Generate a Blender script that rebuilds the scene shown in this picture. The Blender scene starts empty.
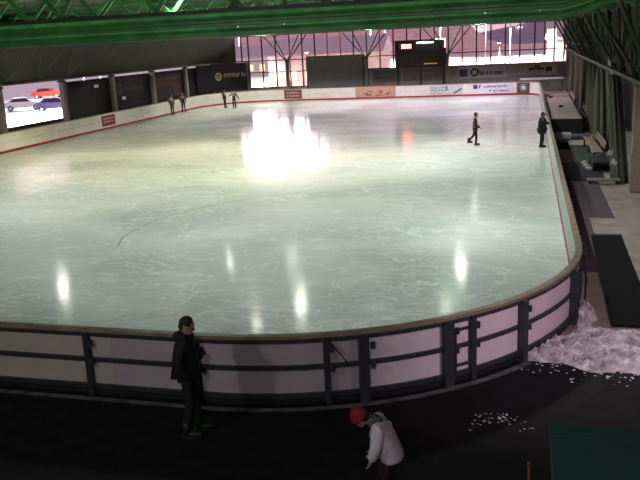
import bpy, bmesh, math, random
from mathutils import Vector, Matrix, Quaternion
random.seed(7)
S = bpy.context.scene
C = S.collection
R = math.radians

# ------------------------------------------------------------------ camera
CAM_Z = 5.58
def make_camera():
    f, pi, ro, ya = 761.85, 0.2551, -0.04825, 0.2693
    fw = Vector((-math.sin(ya)*math.cos(pi), math.cos(ya)*math.cos(pi), -math.sin(pi)))
    rt = Vector((math.cos(ya), math.sin(ya), 0)); up = rt.cross(fw)
    r2 = rt*math.cos(ro)+up*math.sin(ro); u2 = -rt*math.sin(ro)+up*math.cos(ro)
    cd = bpy.data.cameras.new('camera'); cam = bpy.data.objects.new('camera', cd); C.objects.link(cam)
    cd.sensor_width = 36; cd.lens = f/640*36; cd.clip_start = .05; cd.clip_end = 1500
    M = Matrix((r2, u2, -fw)).transposed().to_4x4(); M.translation = Vector((0, 0, CAM_Z))
    cam.matrix_world = M
    S.camera = cam
make_camera()

# ------------------------------------------------------------------ world: dusk sky
GLOW = 15.0
w = bpy.data.worlds.new('dusk_sky'); S.world = w; w.use_nodes = True
nt = w.node_tree; nt.nodes.clear()
out = nt.nodes.new('ShaderNodeOutputWorld'); bg = nt.nodes.new('ShaderNodeBackground')
tc = nt.nodes.new('ShaderNodeTexCoord'); sx = nt.nodes.new('ShaderNodeSeparateXYZ'); cr = nt.nodes.new('ShaderNodeValToRGB')
cr.color_ramp.elements[0].position = .0; cr.color_ramp.elements[0].color = (1.15, .74, .84, 1)
cr.color_ramp.elements[1].position = .35; cr.color_ramp.elements[1].color = (.60, .46, .56, 1)
nt.links.new(tc.outputs['Generated'], sx.inputs[0]); nt.links.new(sx.outputs['Z'], cr.inputs[0])
nt.links.new(cr.outputs[0], bg.inputs[0]); nt.links.new(bg.outputs[0], out.inputs[0])
bg.inputs[1].default_value = 1.0
# afterglow of the sunset low in the sky beyond the left half of the far end
gd = Vector((-.306, .95, .066)).normalized()
dt = nt.nodes.new('ShaderNodeVectorMath'); dt.operation = 'DOT_PRODUCT'; dt.inputs[1].default_value = gd
nm = nt.nodes.new('ShaderNodeVectorMath'); nm.operation = 'NORMALIZE'
gr_ = nt.nodes.new('ShaderNodeValToRGB'); gr_.color_ramp.elements[0].position = .9960; gr_.color_ramp.elements[0].color = (0, 0, 0, 1)
gr_.color_ramp.elements[1].position = .9978; gr_.color_ramp.elements[1].color = (1, 1, 1, 1)
nt.links.new(tc.outputs['Generated'], nm.inputs[0]); nt.links.new(nm.outputs[0], dt.inputs[0]); nt.links.new(dt.outputs['Value'], gr_.inputs[0])
bg2 = nt.nodes.new('ShaderNodeBackground'); bg2.inputs[1].default_value = GLOW; ml = nt.nodes.new('ShaderNodeMix'); ml.data_type = 'RGBA'; ml.blend_type = 'MULTIPLY'; ml.inputs[0].default_value = 1
nt.links.new(gr_.outputs[0], ml.inputs[6]); ml.inputs[7].default_value = (1, .86, .95, 1); nt.links.new(ml.outputs[2], bg2.inputs[0])
ad = nt.nodes.new('ShaderNodeAddShader'); nt.links.new(bg.outputs[0], ad.inputs[0]); nt.links.new(bg2.outputs[0], ad.inputs[1]); nt.links.new(ad.outputs[0], out.inputs[0])
vs = S.view_settings; vs.view_transform = 'Standard'; vs.look = 'None'; vs.gamma = 1; vs.use_curve_mapping = False
vs.exposure = 0.0

# lamp powers
P_ICE = 2900; P_OUT = 24000; P_NEAR = 520
WARM, NEUT, COOL, PINK = (1, .96, .66), (1, 1, .86), (.91, 1, .95), (1, .85, 1)
ICE_LAMPS = [(-24.5, 35, 1.3, WARM), (-17.5, 35, .9, WARM), (-10.6, 34.3, .55, WARM), (-3.5, 34.5, .75, COOL), (-17, 41, .6, WARM), (-13.4, 42, .35, WARM),
             (-3.3, 41, .7, COOL), (-24.5, 56, 1.1, NEUT), (-17.5, 56, .8, PINK), (-10.5, 56, 1, PINK), (-3.6, 57.5, 1.1, PINK), (-11.8, 31, .4, WARM),
             (-20, 22, .85, COOL), (-9.5, 21, .85, COOL), (-1.5, 22, .7, COOL), (-24, 69, 1.2, NEUT), (-14, 69, 1.2, PINK), (-4, 69, 1.4, PINK)]  # farthest row added to brighten the far wall and boards

# ------------------------------------------------------------------ materials
MATS = {}
def mat(name, col, rough=.6, metal=0, var=.12, scale=6, emit=None, es=1, bump=0, spec=.4, stretch=None, col2=None):
    if name in MATS: return MATS[name]
    m = bpy.data.materials.new(name); m.use_nodes = True; n = m.node_tree; b = n.nodes['Principled BSDF']
    c = tuple(col)+(1,)
    b.inputs['Roughness'].default_value = rough; b.inputs['Metallic'].default_value = metal
    b.inputs['Specular IOR Level'].default_value = spec
    t = n.nodes.new('ShaderNodeTexCoord'); mp = n.nodes.new('ShaderNodeMapping'); nz = n.nodes.new('ShaderNodeTexNoise')
    nz.inputs['Scale'].default_value = scale; nz.inputs['Detail'].default_value = 6
    if stretch: mp.inputs['Scale'].default_value = stretch
    n.links.new(t.outputs['Object'], mp.inputs[0]); n.links.new(mp.outputs[0], nz.inputs[0])
    rp = n.nodes.new('ShaderNodeValToRGB'); rp.color_ramp.elements[0].position = .3; rp.color_ramp.elements[1].position = .7
    if col2: a, z = tuple(col)+(1,), tuple(col2)+(1,)
    else:
        a = tuple(x*(1-var) for x in col)+(1,); z = tuple(min(1, x*(1+var)) for x in col)+(1,)
    rp.color_ramp.elements[0].color = a; rp.color_ramp.elements[1].color = z
    n.links.new(nz.outputs[0], rp.inputs[0]); n.links.new(rp.outputs[0], b.inputs['Base Color'])
    if emit:
        b.inputs['Emission Color'].default_value = tuple(emit)+(1,); b.inputs['Emission Strength'].default_value = es
    if bump:
        bp = n.nodes.new('ShaderNodeBump'); bp.inputs['Strength'].default_value = bump; bp.inputs['Distance'].default_value = .05
        n.links.new(nz.outputs[0], bp.inputs['Height']); n.links.new(bp.outputs[0], b.inputs['Normal'])
    MATS[name] = m; return m

def glass_mat():
    m = bpy.data.materials.new('window_glass'); m.use_nodes = True; n = m.node_tree; n.nodes.clear()
    o = n.nodes.new('ShaderNodeOutputMaterial'); mx = n.nodes.new('ShaderNodeMixShader')
    tr = n.nodes.new('ShaderNodeBsdfTransparent'); gl = n.nodes.new('ShaderNodeBsdfGlossy')
    tr.inputs[0].default_value = (.93, .91, .93, 1); gl.inputs['Roughness'].default_value = .05
    mx.inputs[0].default_value = .06
    n.links.new(tr.outputs[0], mx.inputs[1]); n.links.new(gl.outputs[0], mx.inputs[2]); n.links.new(mx.outputs[0], o.inputs[0])
    return m
GLASS = glass_mat()

def ice_mat():
    m = bpy.data.materials.new('skated_ice'); m.use_nodes = True; n = m.node_tree; b = n.nodes['Principled BSDF']; L = n.links.new
    t = n.nodes.new('ShaderNodeTexCoord')
    def noise(scale, stretch=(1, 1, 1), det=6, dist=0, rot=0):
        mp = n.nodes.new('ShaderNodeMapping'); mp.inputs['Scale'].default_value = stretch; mp.inputs['Rotation'].default_value = (0, 0, rot)
        z = n.nodes.new('ShaderNodeTexNoise'); z.inputs['Scale'].default_value = scale; z.inputs['Detail'].default_value = det; z.inputs['Distortion'].default_value = dist
        L(t.outputs['Object'], mp.inputs[0]); L(mp.outputs[0], z.inputs[0]); return z.outputs[0]
    def ramp(src, p0, p1, c0, c1):
        r = n.nodes.new('ShaderNodeValToRGB'); r.color_ramp.elements[0].position = p0; r.color_ramp.elements[1].position = p1
        r.color_ramp.elements[0].color = c0+(1,); r.color_ramp.elements[1].color = c1+(1,); L(src, r.inputs[0]); return r.outputs[0]
    def mix(fac, a, bb, mode='MIX'):
        x = n.nodes.new('ShaderNodeMix'); x.data_type = 'RGBA'; x.blend_type = mode
        if isinstance(fac, float): x.inputs[0].default_value = fac
        else: L(fac, x.inputs[0])
        for s_, v in ((6, a), (7, bb)):
            if isinstance(v, tuple): x.inputs[s_].default_value = v+(1,)
            else: L(v, x.inputs[s_])
        return x.outputs[2]
    base = ramp(noise(.12, (1, 1.4, 1), 8, 1), .38, .62, (.49, .545, .515), (.69, .71, .655))
    # thin white skate traces: ridges of distorted noise in three directions
    cur = base; traces = []
    for sc, rot, st in ((.35, .5, (1, 2.6, 1)), (.6, -.7, (1, 3.4, 1)), (.25, 1.5, (1, 1.5, 1)), (1.1, .1, (1, 5, 1))):
        z = noise(sc, st, 3, 1.5, rot)
        mt = n.nodes.new('ShaderNodeMath'); mt.operation = 'SUBTRACT'; mt.inputs[1].default_value = .5; L(z, mt.inputs[0])
        ab = n.nodes.new('ShaderNodeMath'); ab.operation = 'ABSOLUTE'; L(mt.outputs[0], ab.inputs[0])
        f = ramp(ab.outputs[0], .0, .014, (.5, .5, .5), (0, 0, 0)); traces.append(f)
        cur = mix(f, cur, (.92, .95, .92))
    patch = ramp(noise(.22, (1, 1, 1), 9, 2), .55, .75, (0, 0, 0), (.5, .5, .5))
    cur = mix(patch, cur, (.80, .84, .82))
    L(cur, b.inputs['Base Color'])
    rr = ramp(noise(3, (1, 2, 1), 8), .3, .7, (.07, .07, .07), (.19, .19, .19)); L(rr, b.inputs['Roughness'])
    b.inputs['Specular IOR Level'].default_value = .5; b.inputs['IOR'].default_value = 1.33
    bp = n.nodes.new('ShaderNodeBump'); bp.inputs['Strength'].default_value = .04; bp.inputs['Distance'].default_value = .02
    L(noise(1.6, (1, 1.5, 1), 5), bp.inputs['Height']); L(bp.outputs[0], b.inputs['Normal'])
    return m

def stripes_mat(name, c1, c2, width, axis='Y', rough=.8):
    m = bpy.data.materials.new(name); m.use_nodes = True; n = m.node_tree; b = n.nodes['Principled BSDF']
    t = n.nodes.new('ShaderNodeTexCoord'); wv = n.nodes.new('ShaderNodeTexWave'); wv.bands_direction = axis
    wv.inputs['Scale'].default_value = .314/width; wv.inputs['Distortion'].default_value = .6; wv.inputs['Detail'].default_value = 2
    r = n.nodes.new('ShaderNodeValToRGB'); r.color_ramp.elements[0].color = c1+(1,); r.color_ramp.elements[1].color = c2+(1,)
    r.color_ramp.elements[0].position = .3; r.color_ramp.elements[1].position = .6
    n.links.new(t.outputs['Object'], wv.inputs[0]); n.links.new(wv.outputs[0], r.inputs[0]); n.links.new(r.outputs[0], b.inputs['Base Color'])
    b.inputs['Roughness'].default_value = rough
    return m

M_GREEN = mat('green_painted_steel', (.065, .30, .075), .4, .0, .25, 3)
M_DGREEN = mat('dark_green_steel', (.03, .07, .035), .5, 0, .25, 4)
M_STEEL = mat('dark_board_frame_steel', (.05, .055, .065), .5, .3, .25, 8)
M_CAP = mat('worn_board_cap', (.27, .21, .15), .5, 0, .25, 5)
M_KICK = mat('dark_red_kick_strip', (.30, .03, .035), .5, 0, .2, 5)
M_WHITE = mat('white_board_plastic', (.74, .70, .64), .4, 0, .07, 1.5)
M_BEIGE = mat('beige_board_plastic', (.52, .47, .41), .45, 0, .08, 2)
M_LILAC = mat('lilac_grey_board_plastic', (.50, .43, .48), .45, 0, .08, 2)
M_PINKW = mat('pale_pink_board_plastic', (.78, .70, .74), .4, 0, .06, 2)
M_CONC = mat('column_concrete', (.33, .29, .25), .85, 0, .2, 3, bump=.2)
M_FLOOR = mat('tan_walkway_concrete', (.34, .28, .25), .85, 0, .25, 1.4, bump=.15)
M_RUBBER = mat('black_rubber_flooring', (.0105, .0095, .011), .75, 0, .4, 3, bump=.3, spec=.2)
M_MAT = mat('purple_grey_rubber_mat', (.115, .088, .105), .85, 0, .2, 6, bump=.3, spec=.15)
M_DMAT = mat('black_runner_mat', (.012, .012, .013), .9, 0, .2, 8, bump=.3, spec=.1)
M_SNOW = mat('scraped_snow', (.80, .80, .84), .8, 0, .1, 14, bump=.6)
M_SNOWDIRT = mat('dirty_scraped_snow', (.22, .19, .20), .85, 0, .1, 4, bump=.8, col2=(1, .97, 1))
M_WOOD = mat('bench_wood', (.26, .19, .155), .7, 0, .2, 3, stretch=(6, 1, 6))
M_PALEWOOD = mat('pale_tabletop', (.50, .42, .38), .6, 0, .15, 3)
M_BLACK = mat('matt_black', (.014, .014, .018), .7, 0, .3, 6)
M_SOFFIT = stripes_mat('brown_corrugated_soffit', (.05, .042, .038), (.085, .07, .062), .35, 'Y')
M_CEIL = mat('dark_roof_deck', (.05, .07, .05), .9, 0, .2, 2)
M_BRICK = stripes_mat('red_brown_slat_cladding', (.03, .022, .02), (.16, .085, .065), .22, 'Y')
M_GREYW = mat('olive_grey_plaster', (.33, .30, .265), .9, 0, .2, 1.2)
M_DWALL = mat('dark_side_cladding', (.016, .015, .018), .8, 0, .3, 2)
M_MULL = mat('dark_mullion', (.06, .04, .05), .5, .2, .2, 6)
M_LITMULL = mat('lit_orange_mullion', (.50, .16, .06), .6, 0, .2, 6)  # orange look of lit mullions put into the colour
M_NET = mat('green_safety_net', (.085, .088, .062), .9, 0, .3, 5, stretch=(5, 5, .6), bump=.4)
M_TEAL = mat('teal_box_lid', (.018, .085, .08), .7, 0, .12, 3)
M_TREE = mat('dark_winter_trees', (.12, .08, .085), .9, 0, .3, .5)
M_LAMPHEAD = mat('lamp_housing', (.12, .14, .12), .5, .5, .1, 5)

# ------------------------------------------------------------------ helpers
class MB:
    def __init__(s): s.v = []; s.f = []; s.m = []
    def add(s, vs, fs, mi=0):
        o = len(s.v); s.v += [tuple(v) for v in vs]; s.f += [tuple(i+o for i in f) for f in fs]; s.m += [mi]*len(fs); return s
    def box(s, x0, y0, z0, x1, y1, z1, mi=0):
        v = [(x, y, z) for z in (z0, z1) for y in (y0, y1) for x in (x0, x1)]
        return s.add(v, [(0, 2, 3, 1), (4, 5, 7, 6), (0, 1, 5, 4), (2, 6, 7, 3), (0, 4, 6, 2), (1, 3, 7, 5)], mi)
    def bar(s, a, b, wx, wy=None, n=4, mi=0, taper=1):
        a = Vector(a); b = Vector(b); wy = wy or wx; d = (b-a).normalized()
        up = Vector((0, 0, 1)) if abs(d.z) < .95 else Vector((0, 1, 0))
        x = d.cross(up).normalized(); y = x.cross(d)
        vs = []
        for p, k in ((a, 1), (b, taper)):
            for i in range(n):
                t = 2*math.pi*(i+.5)/n; q = 1/math.cos(math.pi/n) if n == 4 else 1
                vs.append(p+x*(math.cos(t)*wx/2*q*k)+y*(math.sin(t)*wy/2*q*k))
        fs = [(i, (i+1) % n, n+(i+1) % n, n+i) for i in range(n)]+[tuple(range(n))[::-1], tuple(range(n, 2*n))]
        return s.add(vs, fs, mi)
    def tube(s, pts, r, n=8, mi=0):
        pts = [Vector(p) for p in pts]; rs = r if isinstance(r, (list, tuple)) else [r]*len(pts)
        vs = []; X = None
        for i, p in enumerate(pts):
            d = (pts[min(i+1, len(pts)-1)]-pts[max(i-1, 0)]).normalized()
            if X is None: X = d.cross(Vector((0, 0, 1)) if abs(d.z) < .9 else Vector((1, 0, 0))).normalized()
            X = (X-d*X.dot(d)).normalized(); Y = d.cross(X)
            for k in range(n):
                t = 2*math.pi*k/n; vs.append(p+(X*math.cos(t)+Y*math.sin(t))*rs[i])
        fs = [(i*n+k, i*n+(k+1) % n, (i+1)*n+(k+1) % n, (i+1)*n+k) for i in range(len(pts)-1) for k in range(n)]
        fs += [tuple(range(n))[::-1], tuple(range((len(pts)-1)*n, len(pts)*n))]
        return s.add(vs, fs, mi)
    def ball(s, c, rx, ry=None, rz=None, nu=16, nv=10, zmin=-1, mi=0, rot=None):
        ry = ry or rx; rz = rz or rx; vs = []
        for j in range(nv+1):
            t = math.pi*j/nv; z = max(math.cos(t), zmin); rr = math.sin(t) if math.cos(t) >= zmin else math.sqrt(max(0, 1-zmin*zmin))*(1-j/nv)
            for k in range(nu):
                a = 2*math.pi*k/nu; p = Vector((rx*rr*math.cos(a), ry*rr*math.sin(a), rz*z))
                if rot: p = rot @ p
                vs.append(Vector(c)+p)
        fs = [(j*nu+k, (j+1)*nu+k, (j+1)*nu+(k+1) % nu, j*nu+(k+1) % nu) for j in range(nv) for k in range(nu)]
        return s.add(vs, fs, mi)
    def quad(s, a, b, c, d, mi=0): return s.add([a, b, c, d], [(0, 1, 2, 3)], mi)
    def build(s, name, m, parent=None, smooth=False, bevel=0):
        me = bpy.data.meshes.new(name); me.from_pydata(s.v, [], s.f)
        for x in (m if isinstance(m, (list, tuple)) else [m]): me.materials.append(x)
        bm = bmesh.new(); bm.from_mesh(me)
        for f, i in zip(bm.faces, s.m): f.material_index = i; f.smooth = smooth
        bmesh.ops.remove_doubles(bm, verts=bm.verts, dist=1e-5)
        bmesh.ops.recalc_face_normals(bm, faces=bm.faces)
        bm.to_mesh(me); bm.free()
        o = bpy.data.objects.new(name, me); C.objects.link(o)
        if parent: o.parent = parent
        if bevel:
            b = o.modifiers.new('bevel', 'BEVEL'); b.width = bevel; b.segments = 2; b.limit_method = 'ANGLE'
        return o
def tag(o, label=None, cat=None, group=None, kind=None):
    if label: o['label'] = label
    if cat: o['category'] = cat
    if group: o['group'] = group
    if kind: o['kind'] = kind
    return o
def empty(name, loc=(0, 0, 0), rz=0, label=None, cat=None, group=None):
    o = bpy.data.objects.new(name, None); C.objects.link(o); o.location = loc; o.rotation_euler = (0, 0, rz); o.empty_display_size = .2
    return tag(o, label, cat, group)
def struct(name, mb, m, parent=None):
    o = mb.build(name, m, parent)
    if not parent: o['kind'] = 'structure'
    return o
def copy_tree(o, parent=None):
    c = o.copy(); C.objects.link(c)
    if parent: c.parent = parent
    for ch in list(o.children): copy_tree(ch, c)
    return c

# ------------------------------------------------------------------ rink outline
XR, XL, YF, YN, RN, RF, BH = 1.108, -29.897, 73.06, 10.4515, 6.02, 6.57, 1.17
RF2 = 2.3   # the far right corner is tighter
segs = []
def _seg(a, b): segs.append(('l', Vector(a), Vector(b), (Vector(b)-Vector(a)).length))
def _arc(c, r, a0, a1): segs.append(('a', Vector(c), r, a0, a1, abs(R(a1-a0))*r))
_seg((XL+RN, YN), (XR-RN, YN)); _arc((XR-RN, YN+RN), RN, -90, 0); _seg((XR, YN+RN), (XR, YF-RF2)); _arc((XR-RF2, YF-RF2), RF2, 0, 90)
_seg((XR-RF2, YF), (XL+RF, YF)); _arc((XL+RF, YF-RF), RF, 90, 180); _seg((XL, YF-RF), (XL, YN+RN)); _arc((XL+RN, YN+RN), RN, 180, 270)
LENS = [s[-1] for s in segs]; PER = sum(LENS); CUM = [sum(LENS[:i]) for i in range(9)]
def rp(s, off=0, z=0):
    s = s % PER
    for i, g in enumerate(segs):
        if s <= CUM[i+1]+1e-9: break
    u = s-CUM[i]
    if g[0] == 'l':
        d = (g[2]-g[1]).normalized(); p = g[1]+d*u; nrm = Vector((d.y, -d.x))
    else:
        a = R(g[3])+u/g[2]; nrm = Vector((math.cos(a), math.sin(a))); p = g[1]+nrm*g[2]
    p = p+nrm*off
    return Vector((p.x, p.y, z))
def ribbon(mb, s0, s1, o0, o1, z0, z1, step=.35, mi=0):
    n = max(1, int(math.ceil((s1-s0)/step))); vs = []
    for i in range(n+1):
        s = s0+(s1-s0)*i/n
        vs += [rp(s, o0, z0), rp(s, o1, z0), rp(s, o1, z1), rp(s, o0, z1)]
    fs = []
    for i in range(n):
        a = i*4; b = a+4
        for k in range(4): fs.append((a+k, a+(k+1) % 4, b+(k+1) % 4, b+k))
    fs += [(3, 2, 1, 0), (n*4, n*4+1, n*4+2, n*4+3)]
    return mb.add(vs, fs, mi)

# ------------------------------------------------------------------ the setting
GX0, GX1 = -33.0, 6.0
mb = MB(); mb.box(-33.2, -8, -.3, 6.2, 80, -.012); struct('floor', mb, M_FLOOR)
mb = MB(); vs = [rp(PER*i/400, .0, .0) for i in range(400)]
mb.add([Vector((v.x, v.y, -.01)) for v in vs]+vs, [tuple(range(400, 800))]+[(i, (i+1) % 400, 400+(i+1) % 400, 400+i) for i in range(400)])
ice = struct('floor_ice', mb, ice_mat())
# roof deck
mb = MB(); mb.box(-33.4, -8.2, 8.1, 6.4, 80.2, 8.3); struct('ceiling', mb, M_CEIL)
mb = MB(); mb.box(-33.2, -8.2, -.3, 6.2, -8, 8.1); struct('wall_back', mb, M_DWALL)
# right wall: slats above, grey wall below
mb = MB(); mb.box(5.6, -8, 0, 5.8, 79, 8.1); struct('wall_right', mb, M_BRICK)
# left wall: parapet all along, solid dark cladding except the bay towards the car park, cornice above
mb = MB(); mb.box(-32.7, -8, 0, -32.45, 79, 1.05); mb.box(-32.7, -8, 1.05, -32.45, 42.3, 3.75); mb.box(-32.7, 50.2, 1.05, -32.45, 79, 3.55)
mb.box(-32.7, -8, 3.75, -32.45, 79, 8.1)
struct('wall_left', mb, M_DWALL)
mb = MB()
mb.add([(-31.9, -7.9, 3.8), (-31.9, 78.9, 3.8), (-29.7, 78.9, 6.8), (-29.7, -7.9, 6.8), (-32.0, -7.9, 3.86), (-32.0, 78.9, 3.86), (-29.8, 78.9, 6.86), (-29.8, -7.9, 6.86)],
       [(0, 1, 2, 3), (7, 6, 5, 4), (0, 4, 5, 1), (3, 2, 6, 7), (0, 3, 7, 4), (1, 5, 6, 2)])
struct('trim_1', mb, M_SOFFIT)

# far wall: solid low wall + glazing
mb = MB(); mb.box(-33.2, 79, -.3, -28.75, 79.2, 3.75); mb.box(-28.75, 79, -.3, -16.1, 79.2, 1.0); mb.box(-16.1, 79, -.3, 6.2, 79.2, 2.55); mb.box(4.35, 79, 2.55, 6.2, 79.2, 8.1)
mb.box(-33.2, 79, 3.75, -30.3, 79.2, 8.1)
struct('wall_far', mb, M_GREYW)
win_i = 0
def glazing(x0, x1, z0, n, cols):
    """one glazed bay: pane + mullions + transoms"""
    global win_i; win_i += 1
    p = MB(); p.box(x0, 79.09, z0, x1, 79.11, 8.1); o = struct('window_%d' % win_i, p, GLASS)
    for i in range(n):
        x = x0+(x1-x0)*i/n
        m = MB(); m.box(x-.065, 79.0, z0, x+.065, 79.16, 8.1); m.build('mullion', M_LITMULL if cols[i % len(cols)] else M_MULL, o)
    for z in ((z0+.03, 2.62, 3.83, 6.6) if z0 < 1.5 else (z0+.03, 3.83, 6.6)):
        m = MB(); m.box(x0, 78.99, z-.045, x1, 79.17, z+.045); m.build('transom', M_MULL, o)
    return o
glazing(-30.3, -28.75, 3.83, 2, [0, 0]); glazing(-28.75, -24.15, 1.0, 3, [0, 0, 0]); glazing(-24.15, -15.9, 1.0, 6, [1, 0, 0, 1, 1, 0])
glazing(-15.9, -7.6, 2.55, 6, [0, 1, 0, 0, 0, 1]); glazing(-7.6, .7, 2.55, 6, [0, 1, 0, 0, 0, 0]); glazing(.7, 4.35, 2.55, 4, [0, 1, 0, 0])

# ------------------------------------------------------------------ outside
def hill(name, m_, el, y0):
    mb = MB(); n = 48; vs = []
    for j in range(n):
        for i in range(n):
            a = -1.1+i*1.5/(n-1); y = y0+j*3.2; r = j/(n-1); e = el(a)
            vs.append((a*y, y, -.7+(5.9+math.tan(R(e))*y)*r**1.2*(1+.04*math.sin(a*40)*r)))
    mb.add(vs, [(j*n+i, j*n+i+1, (j+1)*n+i+1, (j+1)*n+i) for j in range(n-1) for i in range(n-1)])
    tag(mb.build(name, m_, smooth=True), kind='structure')
hill('dark_ridge', mat('purple_grey_ridge', (.26, .19, .28), .95, 0, .2, .05, col2=(.36, .28, .38)), lambda a: (a+.07)*9 if a > -.07 else -.1, 400)
hill('hillside', mat('dusky_wooded_hill', (.62, .36, .33), .95, 0, .3, .3, col2=(1, .74, .76)), lambda a: min(1.6, max(-.9, (-.055-a)*45)), 225)
M_OUT = mat('trodden_snow_yard', (.72, .70, .74), .8, 0, .12, .4)
mb = MB(); mb.box(-330, 79.25, -.9, 216, 460, -.5); mb.box(-330, -30, -.9, -33.3, 79.24, -.5); tag(mb.build('snowy_yard', M_OUT), kind='structure')

def street_lamp(x, y, h, power, col, label):
    t = empty('street_lamp', (x, y, -.5), 0, label, 'street lamp', 'street lamps outside the hall')
    MB().tube([(0, 0, 0), (0, 0, h)], [.09, .05]).build('pole', M_STEEL, t, True)
    MB().tube([(0, 0, h), (0, -.5, h+.25), (0, -1.1, h+.25)], .04).build('arm', M_STEEL, t, True)
    m = MB(); m.box(-.17, -1.5, h+.2, .17, -.9, h+.32); m.build('lamp_head', M_LAMPHEAD, t)
    m = MB(); m.ball((0, -1.2, h+.17), .2, .28, .08); m.build('bulb', mat('street_bulb'+str(col), (.9, .9, .9), .3, emit=col, es=6), t, True)
    l = bpy.data.lights.new('street_light', 'SPOT'); l.energy = power; l.color = col; l.shadow_soft_size = .25; l.spot_size = R(150); l.spot_blend = .15
    lo = bpy.data.objects.new('street_light', l); C.objects.link(lo); lo.parent = t; lo.location = (0, -1.2, h-.15)
street_lamp(-24.5, 88, 4.7, P_OUT*2.2, (1, .80, .62), 'street lamp seen through the glazing left of the grey screen')
street_lamp(-12, 92, 5.2, P_OUT*1.6, (1, .78, .6), 'street lamp behind the glazing above the dark cabin')
street_lamp(-3, 90, 4.8, P_OUT*1.6, (1, .85, .75), 'street lamp outside behind the banner wall, far right')
street_lamp(-38.3, 62, 6, P_OUT*2.4, (.85, .85, 1), 'street lamp over the car park beyond the left opening')
street_lamp(-52, 88, 6, P_OUT*2.4, (.9, .85, 1), 'street lamp at the far side of the car park')

street_lamp(-36, 118, 9, P_OUT*4, (1, .82, .66), 'added tall street lamp behind the left house')  # from here on, more lamps added to brighten the snowy yard
street_lamp(-14, 132, 9, P_OUT*4, (1, .82, .7), 'added tall street lamp in the open snowy yard')
street_lamp(-2, 99, 7, P_OUT*3, (1, .86, .78), 'added street lamp left of the narrow house')
street_lamp(-46, 100, 8, P_OUT*3, (1, .85, .8), 'added street lamp far behind the cars')

for x_, y_, l_ in ((-62, 165, 'added distant street lamp beyond the left glazing'), (-30, 170, 'added distant street lamp in the middle of the far glazing'), (-8, 160, 'added distant street lamp beyond the right glazing'), (-40, 205, 'most distant added street lamp near the foot of the hill'), (6, 190, 'added distant street lamp at the far right')):
    street_lamp(x_, y_, 9, P_OUT*8, (1, .84, .76), l_)  # distant lamps added so the snow stays bright further out
def house(x, y, w_, d, h, wallm, lab, lit):
    t = empty('house', (x, y, -.5), 0, lab, 'house')
    m = MB(); m.box(-w_/2, -d/2, 0, w_/2, d/2, h); m.build('wall', wallm, t)
    m = MB(); m.add([(-w_/2-.4, -d/2-.4, h), (w_/2+.4, -d/2-.4, h), (w_/2+.4, d/2+.4, h), (-w_/2-.4, d/2+.4, h), (-w_/2-.4, 0, h+2.2), (w_/2+.4, 0, h+2.2)],
                    [(0, 1, 5, 4), (3, 4, 5, 2), (0, 4, 3), (1, 2, 5), (0, 3, 2, 1)]); m.build('roof', mat('snowy_roof', (.55, .46, .52), .8), t)
    k = int(w_//2.4)
    for i in range(k):
        for zz in ((1.0, 2.2), (3.4, 4.6)):
            if zz[1] > h-.1: continue
            xx = -w_/2+1.2+i*2.4
            m = MB(); m.box(xx-.5, -d/2-.06, zz[0], xx+.5, -d/2, zz[1])
            m.build('window', mat('lit_house_window', (.9, .7, .4), .4, emit=(1, .6, .25), es=2.2) if random.random() < lit else M_BLACK, t)
house(-27, 108, 16, 8, 4.4, mat('ochre_house_wall', (.62, .50, .45), .9), 'house with snowy roof behind the left end glazing', .7)
house(-52, 150, 18, 9, 3.6, mat('white_house_wall', (.75, .72, .72), .9), 'long low pale house far behind the left end glazing', .5)
house(6, 102, 7, 6, 5.0, mat('grey_house_wall', (.55, .52, .55), .9), 'narrow house at the right edge of the end glazing', .5)

def car(x, y, rz, paint, label, sc=1):
    t = empty('car', (x, y, -.5), rz, label, 'car')
    prof = [(-2.15, .35), (-2.2, .7), (-2.05, .95), (-1.5, 1.02), (-1.05, 1.42), (.35, 1.46), (1.05, 1.0), (1.95, .85), (2.15, .62), (2.15, .35)]
    m = MB(); vs = []
    for yy, ins in ((-.85, 0), (-.70, 1), (.70, 1), (.85, 0)):
        pass
    rows = [-.86, -.82, .82, .86]
    for yy in (-.86, .86):
        for px, pz in prof: vs.append((px, yy*(.82 if pz > 1.2 else 1), pz))
    k = len(prof)
    m.add(vs, [(i, (i+1) % k, k+(i+1) % k, k+i) for i in range(k)]+[tuple(range(k))[::-1], tuple(range(k, 2*k))])
    m.build('car_body', paint, t, bevel=.06)
    g = MB(); g.add([(-1.42, s*.865*q, z) for s in (-1, 1) for (q, z) in ((1, 1.05),)], [])
    for s in (-1, 1):
        g.add([(-1.35, s*.87, 1.03), (.92, s*.87, 1.03), (.32, s*.735, 1.40), (-1.0, s*.735, 1.37)], [(0, 1, 2, 3)])
    g.add([(1.06, -.74, 1.03), (1.06, .74, 1.03), (.42, .64, 1.44), (.42, -.64, 1.44)], [(0, 1, 2, 3)])
    g.add([(-1.48, -.74, 1.06), (-1.48, .74, 1.06), (-1.1, .64, 1.42), (-1.1, -.64, 1.42)], [(0, 1, 2, 3)])
    g.build('car_window', mat('car_glass', (.03, .03, .05), .1), t)
    for wx in (-1.35, 1.35):
        for s in (-1, 1):
            w_ = MB(); w_.tube([(wx, s*.70, .33), (wx, s*.90, .33)], .33, 18); wo = w_.build('wheel', M_BLACK, t)
            w_ = MB(); w_.tube([(wx, s*.90, .33), (wx, s*.915, .33)], .19, 14); w_.build('hubcap', mat('hubcap', (.6, .6, .65), .3, .6), wo)
    m = MB(); m.box(2.1, -.75, .62, 2.18, -.45, .76); m.build('headlight', mat('headlamp', (.9, .9, .9), .2), t)
    m = MB(); m.box(2.1, .45, .62, 2.18, .75, .76); m.build('headlight', MATS['headlamp'], t)
    return t
car(-55.5, 76.5, R(35), mat('white_car_paint', (.75, .73, .72), .25), 'white car parked nearest, seen low through the left opening')
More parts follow.
